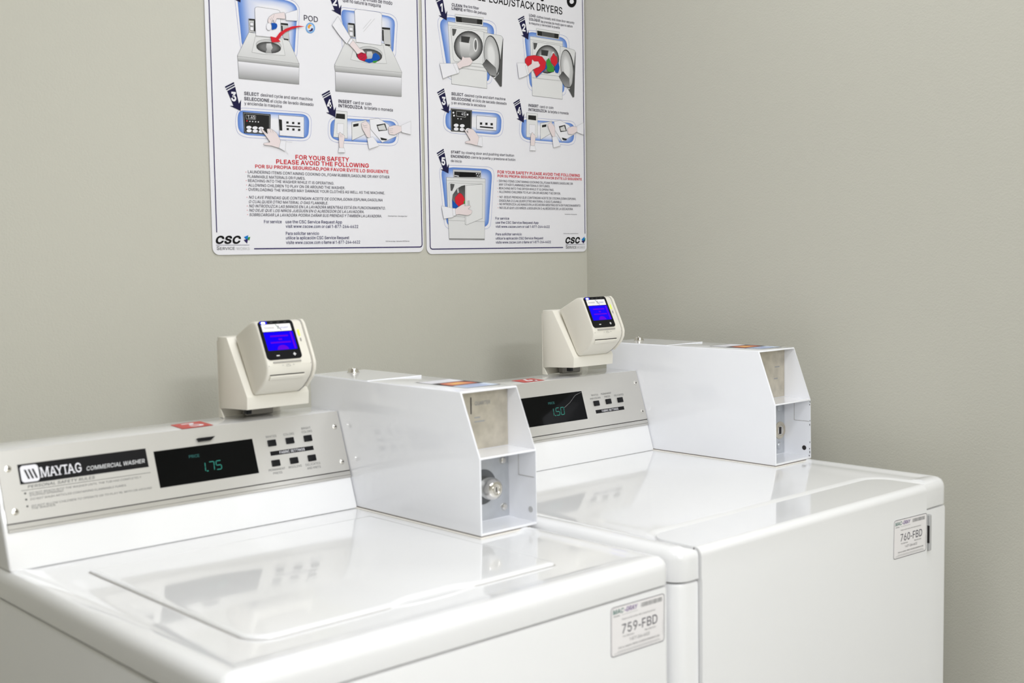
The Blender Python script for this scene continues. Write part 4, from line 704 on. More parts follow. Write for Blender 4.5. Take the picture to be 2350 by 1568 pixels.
('P','keypad_drawing','w',None,None,[(86.1,223.8),(85.8,222.9),(85,222.1),(83.7,221.4),(82.2,220.9),(80.6,220.7),(78.9,220.7),(77.4,221),(76.2,221.6),(75.5,222.3),(75.3,223.2),(75.6,224),(76.4,224.9),(77.6,225.6),(79.1,226),(80.8,226.3),(82.4,226.2),(83.9,225.9),(85.1,225.4),(85.8,224.6)]),
('P','keypad_drawing','w',None,None,[(98.3,229.5),(98,228.7),(97.2,227.8),(96,227.1),(94.5,226.7),(92.8,226.4),(91.1,226.5),(89.6,226.8),(88.4,227.3),(87.7,228.1),(87.4,228.9),(87.7,229.8),(88.5,230.6),(89.8,231.3),(91.3,231.8),(93,232),(94.6,232),(96.1,231.7),(97.3,231.1),(98.1,230.4)]),
('P','keypad_drawing','w',None,None,[(98.5,223.8),(98.2,222.9),(97.4,222.1),(96.2,221.4),(94.7,220.9),(93,220.7),(91.3,220.7),(89.8,221),(88.6,221.6),(87.9,222.3),(87.6,223.2),(87.9,224),(88.7,224.9),(90,225.6),(91.5,226),(93.2,226.3),(94.8,226.2),(96.3,225.9),(97.5,225.4),(98.3,224.6)]),
('P','keypad_drawing','w',None,None,[(110.9,229.4),(110.6,228.5),(109.7,227.7),(108.5,227),(107,226.5),(105.3,226.3),(103.6,226.3),(102.1,226.6),(100.9,227.2),(100.1,227.9),(99.9,228.8),(100.2,229.6),(101,230.5),(102.2,231.2),(103.8,231.6),(105.5,231.9),(107.2,231.8),(108.7,231.5),(109.9,231),(110.6,230.2)]),
('P','keypad_drawing','w',None,None,[(111.1,223.8),(110.8,222.9),(110,222),(108.7,221.4),(107.2,220.9),(105.5,220.6),(103.8,220.7),(102.3,221),(101.1,221.6),(100.3,222.3),(100.1,223.2),(100.4,224),(101.2,224.9),(102.4,225.6),(104,226),(105.7,226.3),(107.4,226.2),(108.9,225.9),(110.1,225.4),(110.8,224.6)]),
('P','keypad_drawing','w',None,'g2',[(143.3,255.6),(198,255.5),(196.8,217.5),(144.1,218.3)]),
('P','keypad_drawing','g1',None,None,[(143.7,248),(149.9,247.4),(150.1,227.5),(144.5,227.6)]),
('P','keypad_drawing','g1',None,None,[(159.2,244.8),(164.2,245.1),(164.1,241.2),(159.1,240.9)]),
('P','keypad_drawing','g1',None,None,[(171.6,244.7),(176.6,245),(176.5,241),(171.4,240.7)]),
('P','keypad_drawing','g1',None,None,[(184,244.7),(189.2,245),(189,241.1),(183.9,240.7)]),
('P','keypad_drawing','g1',None,None,[(159.4,232.7),(164.4,233),(164.3,229),(159.3,228.8)]),
('P','keypad_drawing','g1',None,None,[(171.6,232.7),(176.7,233),(176.5,229),(171.5,228.7)]),
('P','keypad_drawing','g1',None,None,[(184.1,232.7),(189.2,233),(189,229),(183.9,228.7)]),
('P','keypad_drawing','g1',None,None,[(159,237.8),(189.3,237.8),(189.3,235.5),(158.9,235.5)]),
('P','hand_drawing.3','s',None,'g6',[(103.6,229.7),(110.5,225.3),(118.4,218.7),(116.3,228.3),(121.9,229.5),(128,228.1),(137,222.4),(145.3,208.6),(141.3,195),(125.9,198.4),(109.6,199.4),(108.1,202.1),(123.1,204.8),(115.8,213.8),(106,225.1)]),
('P','hand_drawing.3','w',None,'g7',[(145.3,208.6),(156.5,208.8),(154.2,189.7),(141.3,195.2)]),
('L','hand_drawing.3','g7',0.4,None,[(157.3,207.8),(169.9,207.1)]),
('L','hand_drawing.3','g7',0.4,None,[(155.1,191.2),(160.7,184.3)]),
('B','step_panel','','',None,([(296.2,263.6),(403.6,264.7),(415.6,261.6),(420.3,253.2),(419,224.3),(413.1,214.4),(399.7,211.4),(272.1,211.3),(256.6,215.1),(251.4,224.9),(252.8,248.9),(260.2,258.5)],[(296.1,258.9),(401.1,260.7),(410.7,258),(414.8,251),(413.4,225.9),(408.4,218.9),(397.4,215.9),(274.4,215.4),(261.2,219),(256.5,227),(257.6,247.3),(264.5,255.1)])),
('P','payment_drawing','g95',None,'g4',[(270,272),(296.5,271.9),(295.6,220.8),(263,221.9)]),
('P','payment_drawing','g1',None,None,[(271.1,266.9),(291.3,266.9),(291,257.1),(269.1,257.6)]),
('P','payment_drawing','w',None,'g7',[(272.8,248.2),(287.8,248.2),(286.5,228.7),(271.5,228.8)]),
('P','payment_drawing','g95',None,'g2',[(306.8,252.5),(341.3,258.9),(338.8,231.5),(306.2,217.4)]),
('P','payment_drawing','g1',None,None,[(309.9,248.6),(322.8,251.2),(321.9,245.9),(309.7,243.4)]),
('P','payment_drawing','w',None,'g5',[(349,260.3),(370.2,263.9),(393.7,253.6),(416,231.8),(378.3,216.9),(350.8,241.6)]),
('P','payment_drawing','g2',None,None,[(365.1,250.9),(386.6,255),(391.5,241.6),(370,238.5)]),
('P','payment_drawing','g85',None,None,[(367.9,248.4),(384.1,252.6),(389.1,242.2),(371.5,240.9)]),
('P','payment_drawing','g1',None,None,[(373.9,226.7),(391,224.4),(388,221.6),(376.1,221.7)]),
('P','hand_drawing.40','s',None,'g6',[(274.3,224.3),(277.2,232.2),(280.7,228.7),(288.7,225.1),(284.3,206.3),(285.3,201.7),(275.1,201.8)]),
('P','hand_drawing.40','w',None,'g75',[(274.5,201.8),(286.6,201.8),(288.4,193.5),(271.9,192.8)]),
('P','hand_drawing.41','s',None,'g6',[(327.8,251.5),(339.6,256.9),(348.7,249),(349.1,224.5),(341,225),(329.8,241.3)]),
('P','hand_drawing.41','w',None,'g75',[(340.9,223.1),(355,226.7),(369.9,210.4),(344.9,202.6)]),
('P','hand_drawing.42','s',None,'g6',[(392.4,247.8),(408.1,252.5),(426.3,251.6),(426,241.6),(407.6,233.3),(394.4,234.5)]),
('P','hand_drawing.42','w',None,'g75',[(425.1,253.1),(449.9,263.1),(449.2,236.3),(426,239.7)]),
('T','safety_heading','red','b','FOR YOUR SAFETY',(177.2,176.4,121.3,7.7)),
('T','safety_heading','red','b','PLEASE AVOID THE FOLLOWING',(135.4,166.6,209.3,7.6)),
('T','safety_heading','red','b','POR SU PROPIA SEGURIDAD,POR FAVOR EVITE LO SIGUIENTE',(91,157.3,301.3,5.7)),
('T','safety_rules','t','','LAUNDERING ITEMS CONTAINING COOKING OIL,FOAM RUBBER,GASOLINE OR ANY OTHER',(75.7,147.1,318.7,5.1)),
('P','safety_rules','red',None,None,[(72.6,149.1),(72.2,148.4),(71.4,148.4),(71,149),(71.5,149.6),(72.2,149.6)]),
('T','safety_rules','t','','FLAMMABLE MATERIALS OR FUMES.',(75,138.8,122.6,5)),
('T','safety_rules','t','','REACHING INTO THE WASHER WHILE IT IS OPERATING.',(75.5,131.3,186.5,5)),
('P','safety_rules','red',None,None,[(72.5,133.6),(72,133),(71.2,133),(70.9,133.6),(71.3,134.2),(72.1,134.2)]),
('T','safety_rules','t','','ALLOWING CHILDREN TO PLAY ON OR AROUND THE WASHER.',(75.8,123.2,211.4,5)),
('P','safety_rules','red',None,None,[(72.8,125.6),(72.3,125),(71.6,125),(71.2,125.6),(71.6,126.2),(72.4,126.2)]),
('T','safety_rules','t','','OVERLOADING THE WASHER MAY DAMAGE YOUR CLOTHES AS WELL AS THE MACHINE.',(75.6,115.4,306.7,5)),
('P','safety_rules','red',None,None,[(72.5,117.8),(72.1,117.2),(71.3,117.2),(70.9,117.8),(71.3,118.4),(72.1,118.4)]),
('T','safety_rules','t','i','NO LAVE PRENDAS QUE CONTENGAN ACEITE DE COCINA,GOMA ESPUMA,GASOLINA',(76,101.3,300,5.1)),
('P','safety_rules','red',None,None,[(73,103.6),(72.5,103),(71.8,103),(71.4,103.6),(71.8,104.2),(72.6,104.2)]),
('T','safety_rules','t','i','O CUALQUIER OTRO MATERIAL O GAS FLAMABLE.',(75.8,93.4,171.1,5)),
('T','safety_rules','t','i','NO INTRODUZCA LAS MANOS EN LA LAVADORA MIENTRAS ESTÁ EN FUNCIONAMIENTO.',(76.1,85.5,306.5,5.1)),
('P','safety_rules','red',None,None,[(73,87.9),(72.6,87.3),(71.8,87.3),(71.4,87.9),(71.8,88.5),(72.6,88.5)]),
('T','safety_rules','t','i','NO DEJE QUE LOS NIÑOS JUEGUEN EN O ALREDEDOR DE LA LAVADORA.',(75.8,77.8,255.1,5)),
('P','safety_rules','red',None,None,[(72.7,80.1),(72.3,79.5),(71.5,79.5),(71.1,80.1),(71.5,80.7),(72.3,80.7)]),
('T','safety_rules','t','i','SOBRECARGAR LA LAVADORA PODRIA DAÑAR SUS PRENDAS Y TAMBIÉN LA LAVADORA.',(75.9,69.7,297.3,5.1)),
('P','safety_rules','red',None,None,[(72.8,72.3),(72.4,71.7),(71.6,71.6),(71.2,72.2),(71.7,72.9),(72.5,72.9)]),
('T','service_text','navy','m','For service',(106.1,57.2,37.3,5.5)),
('T','service_text','navy','m','use the CSC Service Request App',(151.9,57.2,126.1,5.6)),
('T','service_text','navy','m','visit www.cscsw.com or call 1-877-264-6622',(152,48.7,163.8,5.6)),
('T','service_text.2','navy','m','Para solicitar servicio',(151.6,35.6,73.1,5.5)),
('T','service_text.2','navy','m','utilice la aplicación CSC Service Request',(151.7,27.2,142.2,5.6)),
('T','service_text.2','navy','m','visite www.cscsw.com o llame al 1-877-264-6622',(151.8,18.6,167.6,5.6)),
('T','app_caption','t','','Download Here - Descargue Aqui',(388.9,71.5,47.6,2.3)),
('T','app_caption.2','t','','CSC Service App - Aplicación CSC Service',(381.5,21.4,59.2,2.2)),
('T','company_logo','k','Bi','CSC',(6.4,20.5,50.8,12.8)),
('P','company_logo','green',None,None,[(71.7,31.1),(76.4,32.3),(74.1,25.4),(71.2,27.4)]),
('P','company_logo','mid',None,None,[(63.3,31.8),(72.2,35.1),(71.4,29.1),(68.1,26.9)]),
('P','company_logo','navy',None,None,[(62.6,26.4),(67.3,27.4),(71.7,28.9),(69.4,19.9)]),
('L','company_logo','navy',0.6,None,[(6.8,17.6),(73.9,17.4)]),
('T','company_logo','g3','','S',(8,9.1,5.3,6.5)),
('T','company_logo','g3','','ERVICE',(14.5,9,29.5,4.9)),
('T','company_logo','g8','','WORKS',(47.2,8.6,27.1,5)),
('L','hand_drawing.3','g6',0.5,None,[(116.3,228.3),(120.6,221.1)]),
('L','hand_drawing.3','g6',0.5,None,[(121.9,229.3),(125.1,222.6)]),
('L','hand_drawing.3','g6',0.5,None,[(127.4,228.2),(129.8,222.3)]),
('L','hand_drawing.3','g6',0.5,None,[(110.5,225.3),(113.4,220.7)]),
('L','hand_drawing','g6',0.5,None,[(129.8,428.6),(134.7,423)]),
('L','hand_drawing','g6',0.5,None,[(132.9,430.7),(138.2,424.3)]),
('L','hand_drawing','g6',0.5,None,[(139.3,437.6),(137,430.3)]),
('L','hand_drawing.41','g6',0.5,None,[(330.6,249.8),(335.1,246.3)]),
('L','hand_drawing.41','g6',0.5,None,[(332.3,246.2),(341.7,248.6)]),
('L','hand_drawing.41','g6',0.5,None,[(333.4,243.4),(341.5,244.4)]),
('L','hand_drawing.42','g6',0.5,None,[(394.6,244.1),(404.3,245.6)]),
('L','hand_drawing.42','g6',0.5,None,[(394.6,241.2),(403,241.7)]),
('L','hand_drawing.42','g6',0.5,None,[(395.2,238.4),(404.1,237.9)]),
('L','hand_drawing.40','g6',0.5,None,[(278.2,227.3),(278.7,221.8)]),
('L','hand_drawing.40','g6',0.5,None,[(281.5,226.2),(281.8,221.9)]),
('L','clothes_drawing','g2',0.6,None,[(326,382),(331.9,384.4)]),
('L','clothes_drawing','g2',0.6,None,[(328.2,378.5),(336.4,381.5)]),
('L','clothes_drawing','g2',0.6,None,[(331.6,375.1),(340.9,379.7)]),
('L','clothes_drawing','g2',0.6,None,[(334.2,386.9),(337.6,383.5)]),
('L','border_line','navy',1.8,None,[(8.9,40.6),(8.9,640)]),
('L','border_line','navy',2,None,[(84.1,10.4),(468.5,10.4),(472,11.9),(473.5,15.4),(473.5,640)])]
ART2=[
('L','hand_drawing','g6',0.5,None,[(118.4,407.2),(125,403.8)]),
('L','hand_drawing','g6',0.5,None,[(117,404),(125.5,401.4)]),
('L','hand_drawing','g6',0.5,None,[(114.2,400.4),(123.5,398.6)]),
('L','hand_drawing','g6',0.5,None,[(107.7,406.6),(109.4,401.3)]),
('L','hand_drawing.2','g6',0.5,None,[(315.4,416.5),(323.5,418.3)]),
('L','hand_drawing.2','g6',0.5,None,[(316.9,413.5),(326.3,413.3)]),
('L','hand_drawing.2','g6',0.5,None,[(315.3,410.2),(324.2,407.8)]),
('L','clothes_drawing','g2',0.6,None,[(290.5,421.5),(299.4,424.5)]),
('L','clothes_drawing','g2',0.6,None,[(293.3,415.5),(302.2,419.5)]),
('L','clothes_drawing','g2',0.6,None,[(305.3,427.1),(317.1,426.2)]),
('L','clothes_drawing','g2',0.6,None,[(321.6,428.7),(330.4,424.3)]),
('L','clothes_drawing','g2',0.6,None,[(328.9,420.9),(339.3,419.8)]),
('L','clothes_drawing','g2',0.6,None,[(331.7,412.7),(340.7,414.6)]),
('L','clothes_drawing','g2',0.6,None,[(316.6,400.8),(327.1,403.8)]),
('L','clothes_drawing','g2',0.6,None,[(315,394.3),(322.4,396)]),
('L','clothes_drawing','g2',0.6,None,[(328.6,408.2),(334.6,406.6)]),
('L','clothes_drawing','g2',0.6,None,[(366.8,436.2),(372.7,431.5)]),
('L','clothes_drawing','g2',0.6,None,[(365.1,426.5),(375.7,425.3)]),
('L','clothes_drawing','g2',0.6,None,[(368,420.3),(378.7,423.5)]),
('L','clothes_drawing','g2',0.6,None,[(352.9,421.1),(358.8,416.3)]),
('L','clothes_drawing','g2',0.6,None,[(355.7,412.8),(364.7,409.3)]),
('L','clothes_drawing','g2',0.6,None,[(377,414.7),(384.6,411.1)]),
('L','clothes_drawing.2','g2',0.6,None,[(82.3,121.2),(88.3,116.6)]),
('L','clothes_drawing.2','g2',0.6,None,[(80.1,113.4),(86.1,108.8)]),
('L','clothes_drawing.2','g2',0.6,None,[(88.2,110.4),(94.4,114.4)]),
('L','clothes_drawing.2','g2',0.6,None,[(94.6,119.9),(99.6,115.3)]),
('L','clothes_drawing.2','g2',0.6,None,[(86,104.1),(91.1,101.8)]),
('L','clothes_drawing.2','g2',0.6,None,[(92.2,107.3),(98.4,108.2)]),
('L','hand_drawing.5','g6',0.5,None,[(110.5,93.5),(102.2,94.2)]),
('L','hand_drawing.5','g6',0.5,None,[(113.5,89.6),(104.2,90.3)]),
('L','hand_drawing.5','g6',0.5,None,[(112.4,85.7),(103.1,86.8)]),
('L','hand_drawing.5','g6',0.5,None,[(102.3,99.7),(96.1,96.4)]),
('L','hand_drawing.3','g6',0.5,None,[(113.4,256.8),(116,251.5)]),
('L','hand_drawing.3','g6',0.5,None,[(119.4,260.2),(121.9,253.9)]),
('L','hand_drawing.3','g6',0.5,None,[(126.9,260.2),(129.5,254.3)]),
('L','border_line','navy',2,None,[(9,640),(9,15.2),(10.5,11.7),(14,10.2),(393.9,10.2)]),
('L','border_line','navy',1.8,None,[(466.6,41.8),(466.6,640)]),
('T','heading','k','m','SINGLE-LOAD/STACK DRYERS',(99.4,530.5,301.8,15.5)),
('P','heading','k',None,None,[(447.2,567.2),(446.8,563.7),(445.6,560.4),(443.6,557.3),(441.1,554.6),(438.1,552.4),(434.8,550.9),(431.3,550.1),(427.8,550),(424.5,550.7),(421.6,552.1),(419.2,554.2),(417.4,556.9),(416.3,559.9),(416,563.2),(416.4,566.6),(417.6,569.9),(419.5,573),(422,575.7),(425,577.9),(428.3,579.5),(431.8,580.3),(435.3,580.4),(438.6,579.7),(441.5,578.3),(444,576.2),(445.8,573.6),(446.9,570.5)]),
('P','heading','w',None,None,[(438.4,563.9),(438,562.2),(437,560.7),(435.5,559.3),(433.5,558.4),(431.4,557.8),(429.3,557.8),(427.4,558.3),(425.9,559.3),(424.9,560.6),(424.6,562.2),(425,563.8),(426,565.4),(427.5,566.7),(429.5,567.7),(431.6,568.2),(433.7,568.2),(435.6,567.7),(437.1,566.8),(438.1,565.5)]),
('P','heading','k',None,None,[(334.5,559.8),(345,561.2),(343.4,553.6),(340.4,551.9),(335,552.5)]),
('T','step_caption','t','b','CLEAN',(78.7,509.8,28.1,5.6)),
('T','step_caption','t','','the lint filter',(110.2,511,43,5.6)),
('T','step_caption','t','b','LIMPIE',(78.5,502.3,29.4,5.6)),
('T','step_caption','t','','el filtro de pelusa',(110.8,503,62.6,5.6)),
('T','step_caption.2','t','b','LOAD',(298.3,514.7,19.7,5.2)),
('T','step_caption.2','t','','clothes loosely and close door securely',(320.9,514.1,118.2,5.3)),
('T','step_caption.2','t','b','COLOQUE',(298.1,506.4,33.3,5.2)),
('T','step_caption.2','t','','las prendas de modo que no sature',(334.1,505.4,99.2,5.3)),
('T','step_caption.2','t','','la maquina y cierre bien la puerta',(297.9,498,94.4,5.3)),
('T','step_caption.3','t','b','SELECT',(73.3,327.8,32.5,5.6)),
('T','step_caption.3','t','','desired cycle and start machine',(109,327.6,115.4,5.6)),
('T','step_caption.3','t','b','SELECCIONE',(73.1,318.2,53.9,5.6)),
('T','step_caption.3','t','','el ciclo de secado deseado',(130.5,318.4,97.4,5.6)),
('T','step_caption.3','t','','y en encienda la secadora',(72.9,309.5,93.9,5.5)),
('T','step_caption.4','t','b','INSERT',(292.9,319.3,30.4,5.7)),
('T','step_caption.4','t','','card or coin',(326.9,319,42.3,5.7)),
('T','step_caption.4','t','b','INTRODUZCA',(292.7,310,55.7,5.7)),
('T','step_caption.4','t','','la tarjeta o moneda',(352.3,309.8,64.5,5.8)),
('B','step_panel','','',None,([(67.8,490.2),(127.1,491.2),(184.2,491.9),(197.9,487.3),(202.4,476.6),(194.1,418.5),(185.4,362.5),(172.8,357.8),(73.6,358.3),(58.2,367.9),(48.7,420.2),(40.2,470.3),(43.1,480.4),(53.5,487.5)],[(73.9,486.2),(123.8,486.1),(177.4,486.2),(191.1,481.7),(195.6,472),(187.6,422.1),(179,366.9),(167.4,362.2),(78.4,363.4),(64.5,373.2),(55,423.7),(46.3,466.3),(49.1,476.4),(59.6,483.5)])),
('P','dryer_drawing','g95',None,'g4',[(67.4,476.4),(175.6,477.3),(171.8,348.7),(74.7,350.4),(72.9,383)]),
('P','dryer_drawing','g95',None,'g5',[(87.4,493.9),(165,495.9),(163.3,478.3),(87.5,476.7)]),
('P','dryer_drawing','g1',None,None,[(88.6,489.7),(162.2,491.5),(161.4,481.1),(89.7,478.7)]),
('P','dryer_drawing','g3',None,None,[(104.6,490.1),(147.3,491.2),(146.9,480.7),(105.2,479.3)]),
('L','dryer_drawing','g6',0.5,None,[(67.3,470),(175.4,470.8)]),
('P','dryer_drawing','g95',None,'g5',[(74.9,464.4),(77.6,466.7),(161.6,467),(165.7,465.4),(162.8,398.8),(85,397),(79.9,400.5)]),
('P','dryer_drawing','g3',None,None,[(78.3,463.6),(90.3,463.7),(87,454.8),(82.4,449),(79,449.4)]),
('E','dryer_drawing','g1','g75','g2',[(161.7,435.7),(160.6,428.4),(157.4,421.3),(152.5,414.8),(146,409.1),(138.3,404.6),(129.7,401.4),(120.9,399.8),(112.1,399.8),(103.8,401.3),(96.4,404.4),(90.4,408.8),(85.9,414.3),(83.2,420.7),(82.4,427.6),(83.5,434.7),(86.6,441.6),(91.3,448.1),(97.7,453.7),(105.2,458.3),(113.6,461.5),(122.4,463.3),(131.2,463.5),(139.6,462.1),(147.1,459.1),(153.4,454.7),(158.1,449.2),(160.9,442.7)]),
('P','dryer_drawing','g9','g6',None,[(97.4,438.5),(126.6,438.4),(121.9,407.8),(101.3,406.8)]),
('P','dryer_drawing','g2',None,None,[(102.4,451),(126.9,451.8),(122.6,438.6),(102.1,439)]),
('P','dryer_drawing','g95',None,None,[(148.1,437.5),(147.7,433),(146.7,428.9),(145.2,425.6),(143.3,423.3),(141.3,422.4),(139.4,422.9),(137.6,424.8),(136.3,427.8),(135.5,431.7),(135.3,436.1),(135.7,440.6),(136.7,444.7),(138.2,448),(140,450.2),(142,451.2),(144,450.7),(145.7,448.8),(147.1,445.8),(147.9,441.9)]),
('P','dryer_drawing','g4',None,None,[(145.3,437.2),(145,433.8),(144.4,430.7),(143.6,428.2),(142.5,426.6),(141.4,425.9),(140.3,426.4),(139.3,427.8),(138.6,430.1),(138.1,433.1),(138.1,436.4),(138.3,439.8),(138.9,442.9),(139.7,445.3),(140.8,447),(141.9,447.6),(143,447.2),(144,445.8),(144.7,443.5),(145.2,440.5)]),
('P','dryer_drawing','g9',None,'g4',[(165.7,465.4),(214.1,463.6),(219.1,460.4),(219.6,455.9),(213.2,356.5),(209,357.2),(192.5,372.3),(161.4,399.1)]),
('P','dryer_drawing','g2',None,None,[(210.3,421.8),(210.9,412.1),(210.3,402.6),(208.6,393.9),(205.8,386.4),(202.1,380.5),(197.7,376.5),(192.7,374.6),(187.5,374.9),(182.4,377.3),(177.4,381.7),(173,388),(169.4,395.7),(166.6,404.5),(164.9,414),(164.3,423.6),(164.9,432.9),(166.6,441.5),(169.3,449),(173,454.9),(177.3,458.9),(182.2,460.9),(187.4,460.8),(192.6,458.5),(197.5,454.1),(202,447.9),(205.7,440.2),(208.5,431.4)]),
('E','dryer_drawing','g7','g85','g5',[(206.9,421.3),(207.5,412),(207.1,403),(205.6,394.8),(203.1,387.7),(199.8,382.1),(195.8,378.3),(191.4,376.5),(186.7,376.8),(182,379.2),(177.5,383.4),(173.5,389.4),(170.2,396.8),(167.6,405.2),(166,414.2),(165.4,423.4),(165.9,432.3),(167.3,440.5),(169.8,447.6),(173,453.1),(177,456.9),(181.4,458.8),(186,458.6),(190.7,456.4),(195.2,452.2),(199.3,446.3),(202.7,438.9),(205.3,430.4)]),
('E','dryer_drawing','g75','g95',None,[(199.4,421.7),(199.9,413.6),(199.4,405.8),(197.9,399),(195.6,393.5),(192.6,389.9),(189.1,388.2),(185.3,388.6),(181.5,391.2),(178,395.6),(175,401.7),(172.7,408.9),(171.3,416.9),(170.8,424.9),(171.3,432.6),(172.7,439.4),(175,444.9),(178,448.6),(181.5,450.3),(185.3,449.9),(189,447.4),(192.6,443),(195.6,437),(197.9,429.7)]),
('P','dryer_drawing','g2','g6','g2',[(171.3,410.2),(197.2,394.2),(200.4,376.1),(181,377.3),(160,398)]),
('P','dryer_drawing','g3',None,None,[(219.1,459),(220.2,458.1),(214,356.6),(209.5,355.6),(193.9,371.8),(205.3,382.6)]),
('L','dryer_drawing','g6',0.5,None,[(74.4,392.1),(170.9,391.9)]),
('L','dryer_drawing','g6',0.5,None,[(75.5,385.2),(172.1,384.8)]),
('P','hand_drawing','w',None,'g7',[(42,389.1),(79.7,392.6),(86.1,386.2),(89.7,373),(65.9,365.6),(50.2,358.9)]),
('P','hand_drawing','w',None,'g6',[(77,392.3),(87,394.3),(95,376),(89.1,372.1)]),
('P','hand_drawing','s',None,'g6',[(87,392.3),(100.9,401.5),(103.8,410.2),(107.7,407.2),(125.1,409.4),(127.2,405.6),(131.7,402),(127.5,396),(120.7,391.8),(103.3,387.4),(93.9,381.9)]),
('B','step_panel','','',None,([(299.1,485.3),(348.1,485.4),(405.9,485.3),(418.2,480.1),(422.7,468.7),(416.5,414),(409.9,357.1),(400.5,351),(306.8,352.4),(292.2,360.8),(284.6,414.7),(278.4,468.4),(284.5,480.5)],[(305.1,481.5),(350.5,481.2),(399.4,480.1),(411.6,474.9),(416.1,463.7),(410,417.3),(404.1,361.2),(395.5,355.1),(311.5,357.2),(298.3,365.7),(290.8,417.8),(284.4,464.7),(290.5,476.8)])),
('P','dryer_drawing.2','g95',None,'g4',[(300.3,471.8),(401,471.4),(397.8,342.8),(305.1,343.8),(303,382.7)]),
('P','dryer_drawing.2','g95',None,'g5',[(319.8,490.7),(391.2,490.8),(389.7,474.5),(320.1,475)]),
('P','dryer_drawing.2','g1',None,None,[(321.8,486.5),(389,486.2),(387.9,475.8),(322.5,476.3)]),
('P','dryer_drawing.2','g3',None,None,[(336.4,486.5),(375.4,486.3),(374.7,475.9),(336.7,476.2)]),
('L','dryer_drawing.2','g6',0.5,None,[(300.2,465.1),(400.9,464.5)]),
('P','dryer_drawing.2','g95',None,'g5',[(307.4,458.9),(310.4,461.3),(390.1,461.5),(393.1,459.6),(388.9,393.2),(312,393),(307.1,396.8)]),
('P','dryer_drawing.2','g3',None,None,[(309.5,459.1),(322.2,459.2),(319.1,450.6),(314.5,444.5),(310.7,444.9)]),
('E','dryer_drawing.2','g1','g75','g2',[(388.6,430.4),(387.6,423.4),(384.7,416.5),(380.1,410.2),(374.1,404.7),(367,400.4),(359.1,397.4),(350.9,395.9),(342.7,396),(335,397.6),(328.2,400.7),(322.5,405),(318.3,410.5),(315.7,416.7),(315,423.4),(316,430.3),(318.8,437.1),(323.3,443.3),(329.1,448.8),(336.1,453.1),(343.9,456.2),(352,457.8),(360.2,457.9),(368,456.4),(375,453.4),(380.8,449.1),(385.2,443.6),(387.8,437.3)]),
('P','dryer_drawing.2','g9','g6',None,[(328.9,434),(356,433.5),(351.8,403.7),(332.7,403)]),
('P','dryer_drawing.2','g2',None,None,[(333.5,446.1),(356.2,446.5),(352.3,433.8),(333.3,434.4)]),
('P','dryer_drawing.2','g95',None,None,[(376,432.3),(375.6,428),(374.7,424),(373.3,420.8),(371.6,418.6),(369.8,417.8),(367.9,418.3),(366.3,420.1),(365.1,423.1),(364.3,426.9),(364.1,431.2),(364.4,435.5),(365.4,439.5),(366.7,442.7),(368.4,444.9),(370.3,445.7),(372.1,445.2),(373.7,443.4),(375,440.4),(375.8,436.6)]),
('P','dryer_drawing.2','g4',None,None,[(373.4,432.1),(373.1,428.8),(372.6,425.8),(371.8,423.4),(370.9,421.8),(369.8,421.2),(368.8,421.6),(367.9,423),(367.2,425.3),(366.8,428.2),(366.7,431.4),(366.9,434.7),(367.4,437.7),(368.2,440.1),(369.2,441.7),(370.2,442.3),(371.2,441.9),(372.1,440.5),(372.8,438.2),(373.3,435.3)]),
('P','dryer_drawing.2','g9',None,'g4',[(393.2,460.3),(436.6,456),(440.9,452.8),(441.2,448.9),(434.8,350.3),(430.1,351.7),(417.8,366),(388.3,397.5)]),
('P','dryer_drawing.2','g2',None,None,[(436.4,415.2),(437.1,405.6),(436.7,396.3),(435.2,387.8),(432.7,380.4),(429.2,374.7),(425,370.8),(420.3,369),(415.3,369.3),(410.3,371.8),(405.5,376.2),(401.2,382.5),(397.5,390.1),(394.8,398.8),(392.9,408.2),(392.2,417.7),(392.6,426.9),(394.1,435.3),(396.6,442.6),(400,448.3),(404.1,452.2),(408.8,454.1),(413.8,453.9),(418.8,451.5),(423.6,447.2),(428,441),(431.7,433.4),(434.5,424.6)]),
('E','dryer_drawing.2','g7','g85','g5',[(432.6,414.7),(433.4,405.6),(433.1,396.8),(431.8,388.7),(429.6,381.8),(426.6,376.4),(422.9,372.7),(418.8,371),(414.4,371.4),(409.9,373.8),(405.6,378),(401.7,384),(398.4,391.3),(395.9,399.6),(394.2,408.4),(393.5,417.5),(393.7,426.2),(395,434.2),(397.1,441.1),(400.1,446.5),(403.7,450.1),(407.9,451.9),(412.3,451.6),(416.7,449.3),(421,445.1),(424.9,439.2),(428.3,432),(430.9,423.6)]),
('E','dryer_drawing.2','g75','g95',None,[(425.6,415.4),(426.2,407.3),(425.9,399.7),(424.6,393),(422.4,387.7),(419.6,384.1),(416.2,382.5),(412.6,383),(409,385.6),(405.5,390),(402.5,396),(400.2,403.2),(398.7,411),(398.1,419),(398.4,426.5),(399.7,433.2),(401.8,438.5),(404.6,442.1),(408,443.7),(411.6,443.3),(415.2,440.8),(418.7,436.4),(421.7,430.4),(424,423.2)]),
('P','dryer_drawing.2','g2','g6','g2',[(399.9,405),(419.8,390.4),(421,370.6),(405.5,371.5),(387.3,392)]),
('P','dryer_drawing.2','g3',None,None,[(440.6,452.1),(441.8,451.1),(435.4,350.3),(430.7,349.3),(418.4,365.4),(428.3,375.9)]),
('L','dryer_drawing.2','g6',0.5,None,[(304.4,382.8),(397.9,383.2)]),
('P','clothes_drawing','green',None,'g2',[(348.4,423.8),(356.1,430.3),(361.9,419.8),(372.4,410),(371.3,400.9),(352.4,399.3),(346,409.8)]),
('P','clothes_drawing','red',None,'g2',[(360.6,429.2),(371.4,443.1),(375.9,437.1),(382,434.5),(382.6,419.5),(374.5,412.4),(362.5,420.9)]),
('P','clothes_drawing','blue',None,None,[(373.3,412.3),(385.8,425.2),(389.2,411.5),(384.4,398.9),(375.2,400.6)]),
